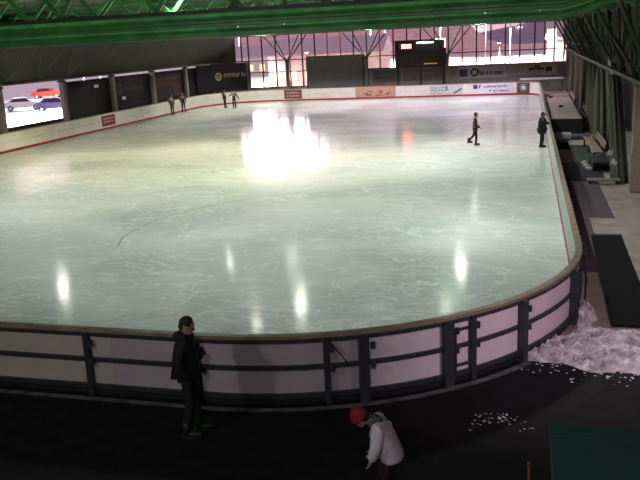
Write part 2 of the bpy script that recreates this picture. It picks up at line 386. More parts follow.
car(-50.0, 74.5, R(28), mat('dark_violet_car_paint', (.10, .09, .17), .2), 'dark car parked behind the left opening beside the white one')
car(-66, 97, R(20), mat('red_car_paint', (.6, .05, .03), .25), 'red car parked farthest away, seen under the soffit edge')
car(-57, 92, R(30), mat('silver_car_paint', (.5, .52, .62), .25), 'silver car in the second row of the car park')
t = empty('guard_rail', (-35.2, 40, -.5), 0, 'low dark guard rail outside the left opening in front of the cars', 'rail')
m = MB(); m.box(-.05, 0, .75, .05, 20, 1.05); m.build('rail', M_BLACK, t)
for k in range(6):
    m = MB(); m.box(-.06, k*3.9, 0, .06, k*3.9+.12, .75); m.build('post', M_BLACK, t)
# snow bank of ploughed snow along the car park
def lump(name, x0, x1, y0, y1, h, nx, ny, m, z0=0, seed=1, edge=.18, rough=1):
    rnd = random.Random(seed); mb = MB(); vs = []
    gr = {}
    for j in range(ny+1):
        for i in range(nx+1):
            u = i/nx; v = j/ny
            d = max(0, 1-((abs(2*u-1))**2.2+(abs(2*v-1))**2.2))
            zz = h*(d**.6)*(.45+.35*math.sin(u*17+seed+v*5)*math.sin(v*13+seed*2)+.4*rnd.random()*rough)
            jx = (rnd.random()-.5)*(x1-x0)/nx*.7; jy = (rnd.random()-.5)*(y1-y0)/ny*.7
            vs.append((x0+(x1-x0)*u+jx, y0+(y1-y0)*v+jy, z0+max(-.02, zz) if d > 0 else z0-.02))
    mb.add(vs, [(j*(nx+1)+i, j*(nx+1)+i+1, (j+1)*(nx+1)+i+1, (j+1)*(nx+1)+i) for j in range(ny) for i in range(nx)])
    return mb.build(name, m, smooth=False)
tag(lump('snow_bank', -47, -40, 50, 76, 1.0, 14, 40, M_SNOW, -.5, 3), 'ploughed snow bank between the left opening and the parked cars', 'snow bank')

# ------------------------------------------------------------------ columns with four roof struts
def column(x, y, rz, label, group, shaft_m=M_CONC, wd=.34, ys=(-.5, .45)):
    t = empty('roof_column', (x, y, 0), rz, label, 'column', group)
    m = MB(); m.box(-wd/2, -wd/2, 0, wd/2, wd/2, 3.6); m.build('shaft', shaft_m, t, bevel=.02)
    m = MB(); m.box(-.22, -.22, 3.6, .22, .22, 3.72); m.build('cap_plate', M_DGREEN, t)
    for dx, dy in ((-2.3, ys[0]), (2.3, ys[0]), (-1.35, ys[1]), (1.35, ys[1])):
        MB().bar((dx*.04, dy*.1, 3.72), (dx, dy, 6.3), .10).build('strut', M_DGREEN, t)
    return t
M_SHAFTG = mat('grey_green_column_paint', (.17, .17, .15), .8)
for x, lab in ((-24.15, 'grey roof column before the end glazing, left of the grey screen'), (-15.75, 'grey roof column at the right edge of the grey screen'),
               (-7.6, 'grey roof column beside the dark cabin at the far end')):
    column(x, 78.0, 0, lab, None, M_SHAFTG, .34, (-.4, .0))
for i, y in enumerate((42, 49, 56, 63, 70, 77)):
    lab = ['roof column at the near side of the opening onto the car park', 'roof column at the far side of the opening onto the car park', 'roof column left of the dark banner with a faint round logo',
           'roof column right of the dark banner with a faint round logo', 'roof column nearest the left corner of the rink', 'roof column deepest in the far left corner'][i]
    column(-32.1, y, R(90), 'concrete '+lab, None)
for i, y in enumerate((28, 35, 42, 49, 56, 63, 70, 77)):
    lab = ['nearest pale concrete column on the right walkway', 'second pale column on the right walkway, just behind the nearest'][i] if i < 2 else 'concrete column in the receding row on the right walkway'
    column(3.75, y, R(90), lab, 'far columns on the right walkway' if i > 1 else None, mat('pale_tan_column', (.27, .20, .165), .85, bump=.2), .42)

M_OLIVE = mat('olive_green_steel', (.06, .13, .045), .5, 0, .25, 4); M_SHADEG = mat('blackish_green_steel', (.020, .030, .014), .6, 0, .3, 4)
# longitudinal side trusses (lattice between column tops and roof)
def side_truss(x, y0, y1, label, step=2.333, lean=0, m_=None):
    m_ = m_ or M_DGREEN
    t = empty('side_truss', (x, y0, 3.78), 0, label, 'roof truss')
    L = y1-y0
    m = MB(); m.box(-.08, 0, 0, .08, L, .14); m.build('bottom_chord', m_, t)
    m = MB(); m.box(lean-.08, 0, 2.5, lean+.08, L, 2.64); m.build('top_chord', m_, t)
    k = int(round(L/step))
    for i in range(k):
        a = i*step; MB().bar((0, a, .14), (lean, a+step/2, 2.5), .07).build('diagonal', m_, t)
        MB().bar((lean, a+step/2, 2.5), (0, a+step, .14), .07).build('diagonal', m_, t)
    return t
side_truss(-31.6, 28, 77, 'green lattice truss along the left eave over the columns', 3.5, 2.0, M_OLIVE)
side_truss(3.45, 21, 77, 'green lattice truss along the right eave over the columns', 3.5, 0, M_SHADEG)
def raking(x0, z0, x1, z1, ys, label, name='raking_brace_row'):
    t = empty(name, (0, ys[0], 0), 0, label, 'roof bracing')
    for i, y in enumerate(ys):
        dy = (2.2 if i % 2 else -2.2)
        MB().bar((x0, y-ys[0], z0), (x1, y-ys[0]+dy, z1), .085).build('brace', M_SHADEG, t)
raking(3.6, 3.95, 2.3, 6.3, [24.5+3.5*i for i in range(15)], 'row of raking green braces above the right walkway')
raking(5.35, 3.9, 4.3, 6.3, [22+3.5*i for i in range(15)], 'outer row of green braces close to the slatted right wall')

# transverse roof trusses
def roof_truss(y, zb, zt, label, group, m=M_GREEN, x0=-30.6, x1=4.6, step=2.3):
    t = empty('roof_truss', (0, y, zb), 0, label, 'roof truss', group); h = zt-zb
    b = MB(); b.box(x0, -.09, 0, x1, .09, .18); b.build('bottom_chord', m, t)
    b = MB(); b.box(x0, -.09, h, x1, .09, h+.16); b.build('top_chord', m, t)
    k = int((x1-x0)//step)
    for i in range(k):
        a = x0+i*step
        MB().bar((a, 0, .18), (a+step/2, 0, h), .08).build('diagonal', m, t); MB().bar((a+step/2, 0, h), (a+step, 0, .18), .08).build('diagonal', m, t)
    return t
tr = roof_truss(21, 6.35, 7.7, 'green lattice roof truss over the rink', 'green roof trusses over the rink')
for y in (28, 35, 42, 49, 56, 63, 70, 77):
    c = copy_tree(tr); c.location.y = y

M_HLGREEN = mat('highlight_green_steel', (.15, .58, .17), .5, 0, .3, 3)  # highlight bands on the girder ribs put into a lighter green
# near main girder, Y=14, z 5.74 .. 6.25, haunched at its right end
t = empty('roof_girder', (0, 14, 5.74), 0, 'long ribbed green steel girder crossing the whole top of the view', 'roof girder')
def gird(name, prof, m, xa=-30.6, xb=.55, hau=True):
    b = MB(); n = len(prof); vs = []
    xs = [xa, xb, xb+.35, xb+.8, 3.4] if hau else [xa, 3.4]
    dz = [0, 0, .07, .24, 1.1] if hau else [0, 0]
    for x, d in zip(xs, dz):
        for (y, z) in prof: vs.append((x, y, min(z+d, max(z, .56+z*.05))))
    k = len(xs)
    b.add(vs, [(i*n+j, i*n+(j+1) % n, (i+1)*n+(j+1) % n, (i+1)*n+j) for i in range(k-1) for j in range(n)]+[tuple(range(n)), tuple(range((k-1)*n, k*n))])
    return b.build(name, m, t)
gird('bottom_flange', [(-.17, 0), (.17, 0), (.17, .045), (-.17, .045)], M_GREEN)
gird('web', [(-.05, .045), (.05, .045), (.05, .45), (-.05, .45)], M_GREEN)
gird('lower_rib', [(-.05, .09), (-.15, .15), (-.15, .19), (-.05, .20)], M_HLGREEN)
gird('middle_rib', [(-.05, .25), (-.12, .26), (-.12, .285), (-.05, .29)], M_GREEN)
gird('upper_rib', [(-.05, .30), (-.20, .37), (-.20, .425), (-.05, .435)], M_HLGREEN)
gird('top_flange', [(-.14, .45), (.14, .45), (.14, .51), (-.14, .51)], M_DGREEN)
for i in range(14):
    x = -11.5+i*.9
    MB().tube([(x, -.15, .17), (x, -.175, .17)], .014, 8).build('bolt', mat('galvanised_bolt', (.5, .55, .5), .3, .7), t)
for i in range(16):
    a = -30+i*2.1
    MB().bar((a, 0, .51), (a+1.05, 0, 1.9), .075).build('diagonal', M_GREEN, t); MB().bar((a+1.05, 0, 1.9), (a+2.1, 0, .51), .075).build('diagonal', M_GREEN, t)
m = MB(); m.box(-30.6, -.1, 1.9, 4.6, .1, 2.05); m.build('top_chord', M_GREEN, t)

# ------------------------------------------------------------------ ice lamps
BULBS = {k: mat('lamp_glow_%d' % k, (1, 1, 1), .3, emit=(.95, 1, .86), es=k) for k in (160, 45, 12)}
STRONG = {(-24.5, 35), (-10.6, 34.3), (-3.3, 41)}; MEDIUM = {(-11.8, 31), (-13.4, 42), (-3.6, 57.5), (-17, 41), (-3.5, 34.5)}
def ice_lamp(x, y, pw=1, col=(1, 1, 1), z=7.0):
    t = empty('ceiling_lamp', (x, y, z), 0, 'round floodlamp hanging high over the ice, mostly hidden by the green girder', 'lamp', 'floodlamps over the ice')
    m = MB(); m.tube([(0, 0, .5), (0, 0, .32), (0, 0, .12), (0, 0, 0)], [.06, .10, .24, .3], 16); m.build('shade', M_LAMPHEAD, t, True)
    m = MB(); m.bar((0, 0, .5), (0, 0, 1.1), .025, n=6); m.build('hanger', M_STEEL, t)
    m = MB(); m.tube([(0, 0, -.01), (0, 0, -.03)], .2, 16); m.build('bulb', BULBS[160 if (x, y) in STRONG else 45 if (x, y) in MEDIUM else 12], t)
    l = bpy.data.lights.new('lamp_light', 'SPOT'); l.energy = P_ICE*pw; l.color = col; l.spot_size = R(140); l.spot_blend = .35; l.shadow_soft_size = .2
    lo = bpy.data.objects.new('lamp_light', l); C.objects.link(lo); lo.parent = t; lo.location = (0, 0, -.06)
for args in ICE_LAMPS: ice_lamp(*args)
for y, lab in ((19, 'nearest added wall lamp over the right walkway'), (38, 'middle added wall lamp over the right walkway'), (58, 'furthest added wall lamp over the right walkway')):  # lamps added to brighten the right walkway
    t = empty('added_wall_lamp', (5.58, y, 3.6), 0, lab, 'lamp')
    m = MB(); m.bar((0, 0, 0), (-.5, 0, .1), .04); m.build('bracket', M_STEEL, t)
    m = MB(); m.box(-.75, -.2, .02, -.45, .2, .14); m.build('housing', M_LAMPHEAD, t)
    l = bpy.data.lights.new('added_walkway_light', 'POINT'); l.energy = 80; l.color = (1, .82, .85); l.shadow_soft_size = .15
    lo = bpy.data.objects.new('added_walkway_light', l); C.objects.link(lo); lo.parent = t; lo.location = (-.6, 0, -.2)
def added_near_lamp(x, y, label):  # unseen lamps added to light the near boards and girder face
    t = empty('ceiling_lamp', (x, y, 6.7), 0, label, 'lamp')
    m = MB(); m.tube([(0, 0, .5), (0, 0, .32), (0, 0, .12), (0, 0, 0)], [.06, .10, .24, .3], 16); m.build('shade', M_LAMPHEAD, t, True)
    m = MB(); m.bar((0, 0, .5), (0, 0, 1.4), .025, n=6); m.build('hanger', M_STEEL, t)
    l = bpy.data.lights.new('added_near_light', 'POINT'); l.energy = P_NEAR; l.color = (1, .95, .93); l.shadow_soft_size = .3
    lo = bpy.data.objects.new('added_near_light', l); C.objects.link(lo); lo.parent = t; lo.location = (0, 0, -.35)
added_near_lamp(-9, 1.5, 'added lamp hanging over the entrance floor behind the camera, left'); added_near_lamp(-1.5, -.5, 'added lamp hanging over the entrance floor behind the camera, right')
# floodlamp on the building behind the camera, warm pink, towards the near right boards
t = empty('wall_floodlight', (4.6, 7.5, 4.6), 0, 'floodlight beside the walkway shining on the near right boards', 'lamp')
m = MB(); m.box(-.2, -.12, -.12, .2, .12, .12); m.build('housing', M_LAMPHEAD, t)
m = MB(); m.bar((0, 0, .1), (1.0, 0, .1), .05); m.build('bracket', M_STEEL, t)
l = bpy.data.lights.new('flood', 'SPOT'); l.energy = 950; l.color = (1, .72, .86); l.spot_size = R(75); l.spot_blend = .9; l.shadow_soft_size = .15
lo = bpy.data.objects.new('flood', l); C.objects.link(lo); lo.location = (4.35, 7.6, 4.4)
lo.rotation_euler = (Vector((.6, 14.5, .6))-Vector(lo.location)).to_track_quat('-Z', 'Y').to_euler()

# ------------------------------------------------------------------ rink boards
def s_of(x, y):
    best = None
    for i in range(4000):
        s = PER*i/4000; p = rp(s); d = (p.x-x)**2+(p.y-y)**2
        if best is None or d < best[0]: best = (d, s)
    return best[1]
def board(s0, s1, pm, label, group=None, frame=True, joint=True, gate=False, rails=True):
    o = rp(s0); t = empty('rink_board', (o.x, o.y, 0), 0, label, 'rink board', group)
    off = Vector((o.x, o.y, 0))
    def part(name, fn, mm):
        b = MB(); fn(b); b.v = [tuple(Vector(v)-off) for v in b.v]; return b.build(name, mm, t)
    g = .006
    part('panel', lambda b: ribbon(b, s0+g, s1-g, 0, .05, .03, BH-.05), pm)
    part('kick_strip', lambda b: ribbon(b, s0+g, s1-g, -.015, .05, .0, .15) if not frame else ribbon(b, s0+g, s1-g, -.015, .0, .0, .15), M_KICK)
    part('cap_rail', lambda b: ribbon(b, s0+.001, s1-.001, -.035, .10, BH-.05, BH), M_CAP)
    if rails:
        part('gap_shade_strip', lambda b: ribbon(b, s0+g, s1-g, .051, .07, .0, .119), M_BLACK)  # black strip stands in for the shaded gap under the panels
        for nm, z0, z1 in (('upper_rail', BH-.12, BH-.051), ('middle_rail', .60, .67), ('lower_rail', .12, .19)):
            part(nm, lambda b: ribbon(b, s0+g, s1-g, .051, .10, z0, z1), M_STEEL)
    else:
        part('middle_groove', lambda b: ribbon(b, s0+.02, s1-.02, -.004, .0, .60, .62), mat('board_groove', (.40, .36, .33), .6))
    return t, off
def post(s, t, off, wd=.10, dp=.12):
    a = rp(s-wd/2, .05); b_ = rp(s+wd/2, .05); c = rp(s+wd/2, .05+dp); d = rp(s-wd/2, .05+dp)
    m = MB(); vs = [(q.x-off.x, q.y-off.y, z) for z in (0, BH-.055) for q in (a, b_, c, d)]
    m.add(vs, [(0, 1, 2, 3), (7, 6, 5, 4), (0, 4, 5, 1), (1, 5, 6, 2), (2, 6, 7, 3), (3, 7, 4, 0)]); m.build('post', M_STEEL, t)
    for z in (.95, .62):
        q = rp(s+wd*.9, .05+dp*.9); m = MB(); m.box(q.x-off.x-.035, q.y-off.y-.035, z-.05, q.x-off.x+.035, q.y-off.y+.035, z+.05); m.build('bracket', M_STEEL, t)

# section boundaries along the near end
bx = [-9.3+23.877, -6.95+23.877, -5.0+23.877]
near = [0, 2.3, 4.65, 7.0, 9.35, 11.9, 14.55, -6.95-(XL+RN), -5.03-(XL+RN), -2.97-(XL+RN)]
sn = [s_of(-2.42, 10.88), s_of(-1.2, 11.71), s_of(-.82, 12.05), s_of(-.11, 12.96), s_of(.87, 14.78)]
sn[0] = s_of(-2.42, 10.98)
B = [-4.0, -2.0]+near[:1]
bounds = near[:9]+[s_of(-2.97, 10.75)]+sn
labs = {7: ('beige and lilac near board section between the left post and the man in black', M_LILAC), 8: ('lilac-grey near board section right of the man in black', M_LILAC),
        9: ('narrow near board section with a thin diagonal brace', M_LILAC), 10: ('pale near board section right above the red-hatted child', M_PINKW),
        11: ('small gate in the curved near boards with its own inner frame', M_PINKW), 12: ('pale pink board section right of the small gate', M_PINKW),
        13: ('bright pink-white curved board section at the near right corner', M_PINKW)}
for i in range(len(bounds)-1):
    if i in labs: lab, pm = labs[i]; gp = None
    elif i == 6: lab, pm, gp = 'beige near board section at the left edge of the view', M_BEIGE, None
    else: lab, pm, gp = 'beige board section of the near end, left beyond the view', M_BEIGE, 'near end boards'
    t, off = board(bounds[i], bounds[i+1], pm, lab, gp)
    if i == 11:
        for z in (.30, .92):
            m = MB(); ribbon(m, bounds[i]+.06, bounds[i+1], .10, .135, z, z+.04); m.v = [tuple(Vector(v)-off) for v in m.v]; m.build('gate_frame', M_STEEL, t)
        q = rp(bounds[i]+.14, .12); m = MB(); m.box(q.x-off.x-.02, q.y-off.y-.02, .12, q.x-off.x+.02, q.y-off.y+.02, .94); m.build('gate_stile', M_STEEL, t)
    if i == 9:
        a = rp(bounds[i]+.06, .12, 1.05)-off; b_ = rp(bounds[i]+.32, .12, .68)-off; MB().bar(a, b_, .02).build('diagonal_brace', M_STEEL, t)
    post(bounds[i], t, off, .15 if i in (10, 11) else .09 if i != 13 else .12, .14 if i in (10, 11, 13) else .10)
# the left beige strip of section 7 (a lighter filler panel)
t = tag(MB().build('_', M_BEIGE), 'x') if False else None
m = MB(); ribbon(m, bounds[7]+.07, bounds[7]+.42, .051, .056, .2, 1.04); tag(m.build('cover_sheet', M_BEIGE), 'narrow beige cover sheet fixed on the near boards right of the left post', 'sheet')

# right curve continuing, long right side, far end, left side, near left corner
s = bounds[-1]; idx = 0
def run(s0, s1, n, lab, group, pm=M_WHITE, rails=True, posts=True):
    d = (s1-s0)/n
    for i in range(n):
        t, off = board(s0+i*d, s0+(i+1)*d, pm, lab, group, rails=rails)
        if posts: post(s0+i*d, t, off, .09, .10)
t_, off_ = board(s, s+1.9, M_PINKW, 'last curved board section before the right side, beside the snow heap'); post(s, t_, off_, .13, .14)
run(s+1.9, CUM[3], 20, 'pale grey-green board section along the right walkway', 'right side boards', mat('pale_grey_green_plastic', (.46, .53, .50), .45, 0, .08, 2))
run(CUM[3], CUM[4], 2, 'white board section in the far right corner', 'far right corner boards', rails=False, posts=False)
run(CUM[4], CUM[5], 9, 'white board section across the far end', 'far end boards', rails=False, posts=False)
run(CUM[5], CUM[6], 4, 'white board section in the far left corner', 'far left corner boards', rails=False, posts=False)
run(CUM[6], CUM[7], 20, 'white board section along the left side', 'left side boards', rails=False, posts=False)
run(CUM[7], PER, 4, 'beige board section in the near left corner outside the view', 'near left corner boards', M_BEIGE)

# ------------------------------------------------------------------ signs
def glyphs(mb, x0, x1, z, h, y, rnd, mi=1, slant=0, dens=.62):
    """a row of small letter-like strokes, as unreadable in the photograph as here"""
    x = x0; cw = h*dens
    while x+cw*.8 < x1:
        if rnd.random() < .12: x += cw*.8; continue
        k = rnd.randint(0, 3); a = cw*.8; t_ = h*.17
        def st(ax, az, bx_, bz):
            d = Vector((bx_-ax, 0, bz-az)); 
            nn = Vector((-d.z, 0, d.x)).normalized()*t_/2
            P0 = Vector((x+ax*a+az*slant*h, y, z+az*h)); P1 = Vector((x+bx_*a+bz*slant*h, y, z+bz*h))
            mb.quad(P0-nn, P1-nn, P1+nn, P0+nn, mi)
        if k == 0: st(0, 0, 0, 1); st(0, .9, 1, .9); st(0, .5, .8, .5)
        elif k == 1: st(0, 0, 0, .7); st(0, .62, 1, .62); st(.9, 0, .9, .7)
        elif k == 2: st(0, .08, 1, .08); st(0, 0, 0, .7); st(0, .62, 1, .62); st(.9, 0, .9, .7)
        else: st(.1, 0, .5, .8); st(.5, .8, .9, 0)
        x += cw
def ring(mb, cx, cz, r0, r1, y, mi=1, n=24):
    vs = []
    for i in range(n):
        a = 2*math.pi*i/n; vs += [(cx+r0*math.cos(a), y, cz+r0*math.sin(a)), (cx+r1*math.cos(a), y, cz+r1*math.sin(a))]
    mb.add(vs, [(2*i, 2*i+1, (2*((i+1) % n))+1, 2*((i+1) % n)) for i in range(n)], mi)
def sign(name, x0, x1, z0, z1, y, cols, draw, label, cat='sign', loc=None, rz=0, th=.02):
    """panel facing -Y; built around its lower centre"""
    cx = (x0+x1)/2; o = empty(name, loc or (cx, y, 0), rz, label, cat)
    hw = (x1-x0)/2
    m = MB(); m.box(-hw, 0, z0, hw, th, z1, 0); m.build('panel', cols[0], o)
    d = MB(); draw(d, hw, z0, z1, -.006)
    d.m = [i-1 for i in d.m]
    if d.f: d.build('lettering', cols[1:], o)
    return o
INK = mat('navy_lettering', (.03, .035, .12), .5); REDI = mat('red_brown_print', (.25, .07, .05), .6); ORI = mat('orange_print', (.55, .25, .07), .6)
TEALI = mat('green_print', (.06, .18, .12), .6); PALEI = mat('pale_print', (.62, .55, .52), .6)
YF2 = YF-.03
rn = random.Random(3)
sign('board_banner', -23.1, -21.3, .22, 1.05, YF2, [mat('maroon_banner', (.16, .045, .045), .7), PALEI], lambda d, hw, a, b, y: [glyphs(d, -hw+.2, hw-.2, a+.5-.3*k, .14, y, rn) for k in (0, 1)],
     'maroon banner on the far boards in front of the left glazing')
def orange_ad(d, hw, a, b, y):
    for k in range(26):
        x = -hw+.1+rn.random()*(2*hw-.5); z = a+.08+rn.random()*(b-a-.35); w_ = .1+rn.random()*.5; h_ = .05+rn.random()*.2
        d.quad((x, y-.001*k*.3, z), (x+w_, y-.001*k*.3, z+.04), (x+w_*.9, y-.001*k*.3, z+h_), (x-.03, y-.001*k*.3, z+h_*.8), 1+k % 3)
sign('board_banner', -15.9, -12.0, .15, 1.10, YF2, [mat('tan_banner', (.42, .27, .2), .7), REDI, ORI, mat('dusky_print', (.10, .08, .10), .6)], orange_ad,
     'colourful orange-brown banner on the far boards right of the grey screen')
def green_ad(d, hw, a, b, y):
    glyphs(d, -hw+.15, hw-1.5, b-.3, .13, y, rn); glyphs(d, -hw+.15, hw-1.2, b-.55, .13, y, rn); glyphs(d, -hw+.15, hw-1.8, a+.12, .1, y, rn)
    d.quad((0, y, b-.5), (.12, y, b-.5), (.12, y, b-.1), (0, y, b-.1), 2)
    for k in range(5): d.quad((hw-.9+k*.15, y, a+.05+k*.08), (hw-.75+k*.15, y, a+.05+k*.08), (hw-.65+k*.15, y, a+.25+k*.09), (hw-.85+k*.15, y, a+.22+k*.09), 1)
sign('board_banner', -8.8, -5.7, .17, 1.08, YF2, [mat('mint_grey_banner', (.55, .58, .52), .7), TEALI, INK], green_ad, 'mint-grey banner with dark green lettering on the far boards')
def bank_ad(d, hw, a, b, y):
    d.quad((-hw+.1, y, a+.45), (-hw+.5, y, a+.45), (-hw+.5, y, b-.08), (-hw+.1, y, b-.08), 1)
    d.quad((-hw+.55, y, a+.5), (-hw+.72, y, a+.5), (-hw+.82, y, b-.08), (-hw+.65, y, b-.08), 2)
    glyphs(d, -hw+.95, hw-.2, a+.55, .20, y, rn); glyphs(d, -.2, hw-.1, a+.17, .17, y, rn)
sign('board_banner', -4.85, -1.3, .17, 1.08, YF2, [mat('pale_lilac_banner', (.72, .69, .78), .6), INK, REDI], bank_ad, 'pale banner with two lines of navy lettering on the far right boards')
def round_ad(d, hw, a, b, y):
    ring(d, 0, (a+b)/2, .2, .32, y); d.quad((-.1, y, a+.35), (.15, y, a+.3), (.2, y, b-.35), (-.12, y, b-.3), 2)
s_c = CUM[4]-1.0; q = rp(s_c, -.12); q2 = rp(s_c+.1); dq = (q2-rp(s_c))
sign('board_banner', -.62, .62, .17, 1.08, 0, [mat('dark_maroon_banner', (.10, .05, .06), .6), mat('sea_green_print', (.10, .28, .20), .6), PALEI], round_ad,
     'dark maroon banner with a round green emblem at the far right corner', loc=(-.55, 71.6, 0), rz=R(-42)) if False else None
sign('board_banner', -.62, .62, .17, 1.08, 0, [mat('dark_maroon_banner', (.10, .05, .06), .6), mat('sea_green_print', (.10, .28, .20), .6), PALEI], round_ad,
     'dark maroon banner with a round green emblem at the far right corner', loc=(q.x, q.y, 0), rz=math.atan2(-dq.y, -dq.x))
sign('board_banner', -.95, .95, .25, 1.02, 0, [mat('wine_red_banner', (.25, .035, .045), .7), PALEI], lambda d, hw, a, b, y: [glyphs(d, -hw+.2, hw-.2, a+.5-.24*k, .12, y, rn) for k in (0, 1)],
     'wine-red banner alone on the left side boards', loc=(XL+.03, 51, 0), rz=R(90))
# upper wall banners at far end (on the low grey wall)
YW = 78.96
def la(d, hw, a, b, y):
    d.quad((-hw+.1, y, a+.2), (-hw+.9, y, a+.2), (-hw+.9, y, b-.25), (-hw+.1, y, b-.25), 2); ring(d, -hw+1.6, (a+b)/2, .25, .4, y)
    glyphs(d, -hw+1.9, hw-.4, a+.35, .42, y, rn, 1, .35, .5)
sign('wall_banner', -6.6, -1.85, 1.25, 2.45, YW-.03, [mat('grey_lilac_banner', (.52, .48, .53), .7), mat('black_script', (.03, .025, .03), .5), mat('navy_blue_patch', (.05, .08, .16), .6)], la,
     'grey wall banner with slanted black script below the far glazing')
def sp(d, hw, a, b, y):
    glyphs(d, -hw+.1, 0, b-.3, .12, y, rn, 2); glyphs(d, -hw+.1, 0, a+.3, .12, y, rn, 2)
    for k in range(7):
        an = k*.45; d.quad((.5+k*.2, y, a+.45+.1*math.sin(an)), (.7+k*.2, y, a+.4+.1*math.sin(an)), (.75+k*.2, y, a+.62+.1*math.sin(an)), (.5+k*.2, y, a+.7), 1)
    d.quad((.8, y, b-.28), (1.6, y, b-.28), (1.3, y, b-.1), (1.1, y, b-.1), 1)
sign('wall_banner', -1.75, 1.15, 1.4, 2.45, YW-.03, [mat('warm_grey_banner', (.48, .42, .42), .7), mat('dark_emblem', (.06, .03, .04), .5), mat('dull_orange_text', (.40, .2, .1), .6)], sp,
     'warm grey wall banner with a dark winged emblem below the far glazing')
sign('wall_banner', 1.3, 2.85, 1.4, 2.45, YW-.03, [mat('cream_banner', (.6, .55, .5), .7), INK, ORI],
     lambda d, hw, a, b, y: [d.quad((-.3, y, a+.3), (.3, y, a+.3), (.3, y, b-.3), (-.3, y, b-.3), 1), d.quad((-hw+.05, y, b-.14), (hw-.05, y, b-.14), (hw-.05, y, b-.04), (-hw+.05, y, b-.04), 2)],
     'small cream wall banner with a navy square at the right end of the wall')
sign('wall_banner', -12.2, -8.0, 1.2, 2.4, YW-.03, [mat('olive_patterned_banner', (.22, .21, .19), .8), mat('blue_green_print', (.12, .19, .2), .7), mat('brown_print', (.3, .2, .13), .7), TEALI], orange_ad,
     'dull olive patterned banner on the wall under the dark cabin')
sign('wall_banner', -15.3, -12.4, 1.2, 2.4, YW-.03, [mat('olive_banner', (.17, .17, .16), .8), mat('dusk_blue_print', (.06, .07, .12), .7)], lambda d, hw, a, b, y: glyphs(d, -hw+.3, hw-.9, a+.3, .18, y, rn),
     'dark olive banner on the wall right beside the grey screen')
# grey projection screen
t = empty('display_screen', (-19.2, 78.45, 0), 0, 'large blank grey screen standing at the far end between two columns', 'screen')
m = MB(); m.box(-2.95, 0, .85, 2.95, .15, 4.02); m.build('panel', mat('grey_screen_sheet', (.20, .20, .205), .8, 0, .1, 1), t)
m = MB(); m.box(-3.0, -.03, 4.0, 3.0, .18, 4.08); m.box(-3.0, -.03, .8, 3.0, .18, .87); m.box(2.95, -.03, .8, 3.02, .18, 4.08); m.box(-3.02, -.03, .8, -2.95, .18, 4.08); m.build('frame', M_MULL, t)
for x in (-2.6, 2.6):
    m = MB(); m.box(x-.06, .16, 0, x+.06, .28, 4); m.build('leg', M_MULL, t)
m = MB(); m.box(-.115, -.12, 0, .115, .2, 3.95); tag(m.build('dark_cabinet', mat('dark_casing', (.04, .038, .042), .7), bevel=.02), 'narrow dark cabinet standing between the grey screen and the column', 'cabinet').location = (-16.05, 78.3, 0)
# raised dark cabin with clock
t = empty('announcer_cabin', (-10.35, 78.5, 0), 0, 'raised dark cabin in front of the far glazing', 'cabin')
DK = mat('dark_cabin_panel', (.035, .028, .032), .7, 0, .3, 2); BR = mat('dull_brown_cabin_panel', (.06, .045, .045), .7, 0, .3, 2)
m = MB(); m.box(-2.55, 0, 2.6, 2.55, .4, 3.8); m.build('lower_wall', BR, t)
m = MB(); m.box(-2.55, 0, 3.8, 2.55, .4, 5.15); m.build('upper_wall', DK, t)
m = MB(); m.box(-2.65, -.08, 3.76, 2.65, .0, 3.84); m.build('ledge', M_MULL, t)
m = MB(); m.box(-2.7, -.12, 5.15, 2.7, .45, 5.25); m.build('roof', DK, t)
for x in (-2.3, 0, 2.3):
    m = MB(); m.box(x-.07, .2, 0, x+.07, .34, 2.6); m.build('leg', M_MULL, t)
m = MB(); m.box(.4, -.13, 2.85, 1.7, -.0, 2.95); m.build('warm_strip', mat('warm_sign_strip', (.6, .4, .2), .5, emit=(1, .6, .3), es=.35), t)
t = empty('clock', (-11.75, 78.33, 0), 0, 'red illuminated digital clock on the dark cabin', 'clock')
m = MB(); m.box(-.62, 0, 4.35, .62, .1, 4.95); m.build('casing', mat('clock_casing', (.12, .01, .01), .6, emit=(1, .05, .02), es=.12), t)
d = MB(); rn2 = random.Random(5)
for k, xx in enumerate((-.42, -.18, .1, .34)):
    for (ax, az, bx_, bz) in ((0, 0, .15, .03), (0, .15, .15, .18), (0, .3, .15, .33), (.13, .0, .16, .33)):
        d.box(xx+ax, -.01, 4.5+az, xx+bx_, 0, 4.5+bz)
d.build('digits', mat('clock_digits', (1, .4, .3), .4, emit=(1, .22, .18), es=34), t)
t = empty('strip_light', (-9.7, 78.33, 0), 0, 'white fluorescent strip light at the top of the dark cabin', 'lamp')
m = MB(); m.box(-1.0, 0, 5.03, .75, .12, 5.12); m.build('housing', M_LAMPHEAD, t)
m = MB(); m.box(-.95, -.02, 4.9, .7, .06, 5.03); m.build('tube', mat('strip_tube', (1, 1, 1), .3, emit=(.9, .88, 1), es=5), t)
t = empty('light_frame', (-8.05, 78.3, 0), 0, 'white lit angled frame at the right end of the dark cabin', 'lamp')
m = MB(); m.box(-.75, 0, 5.18, .25, .05, 5.3); m.box(.13, 0, 4.4, .25, .05, 5.18); m.build('tube', mat('frame_tube', (1, 1, 1), .3, emit=(1, .82, .8), es=2.2), t)
# white pipe rail at the end of the right walkway
t = empty('barrier_rail', (1.3, 75.4, 0), 0, 'white horizontal barrier rail behind the far right corner', 'rail')
m = MB(); m.box(-1.9, -.05, 1.15, 2.0, .05, 1.33); m.build('rail', mat('white_rail_paint', (.75, .72, .78), .5), t)
for x in (-1.8, 0, 1.9):
    m = MB(); m.box(x-.04, -.03, 0, x+.04, .03, 1.15); m.build('post', M_STEEL, t)

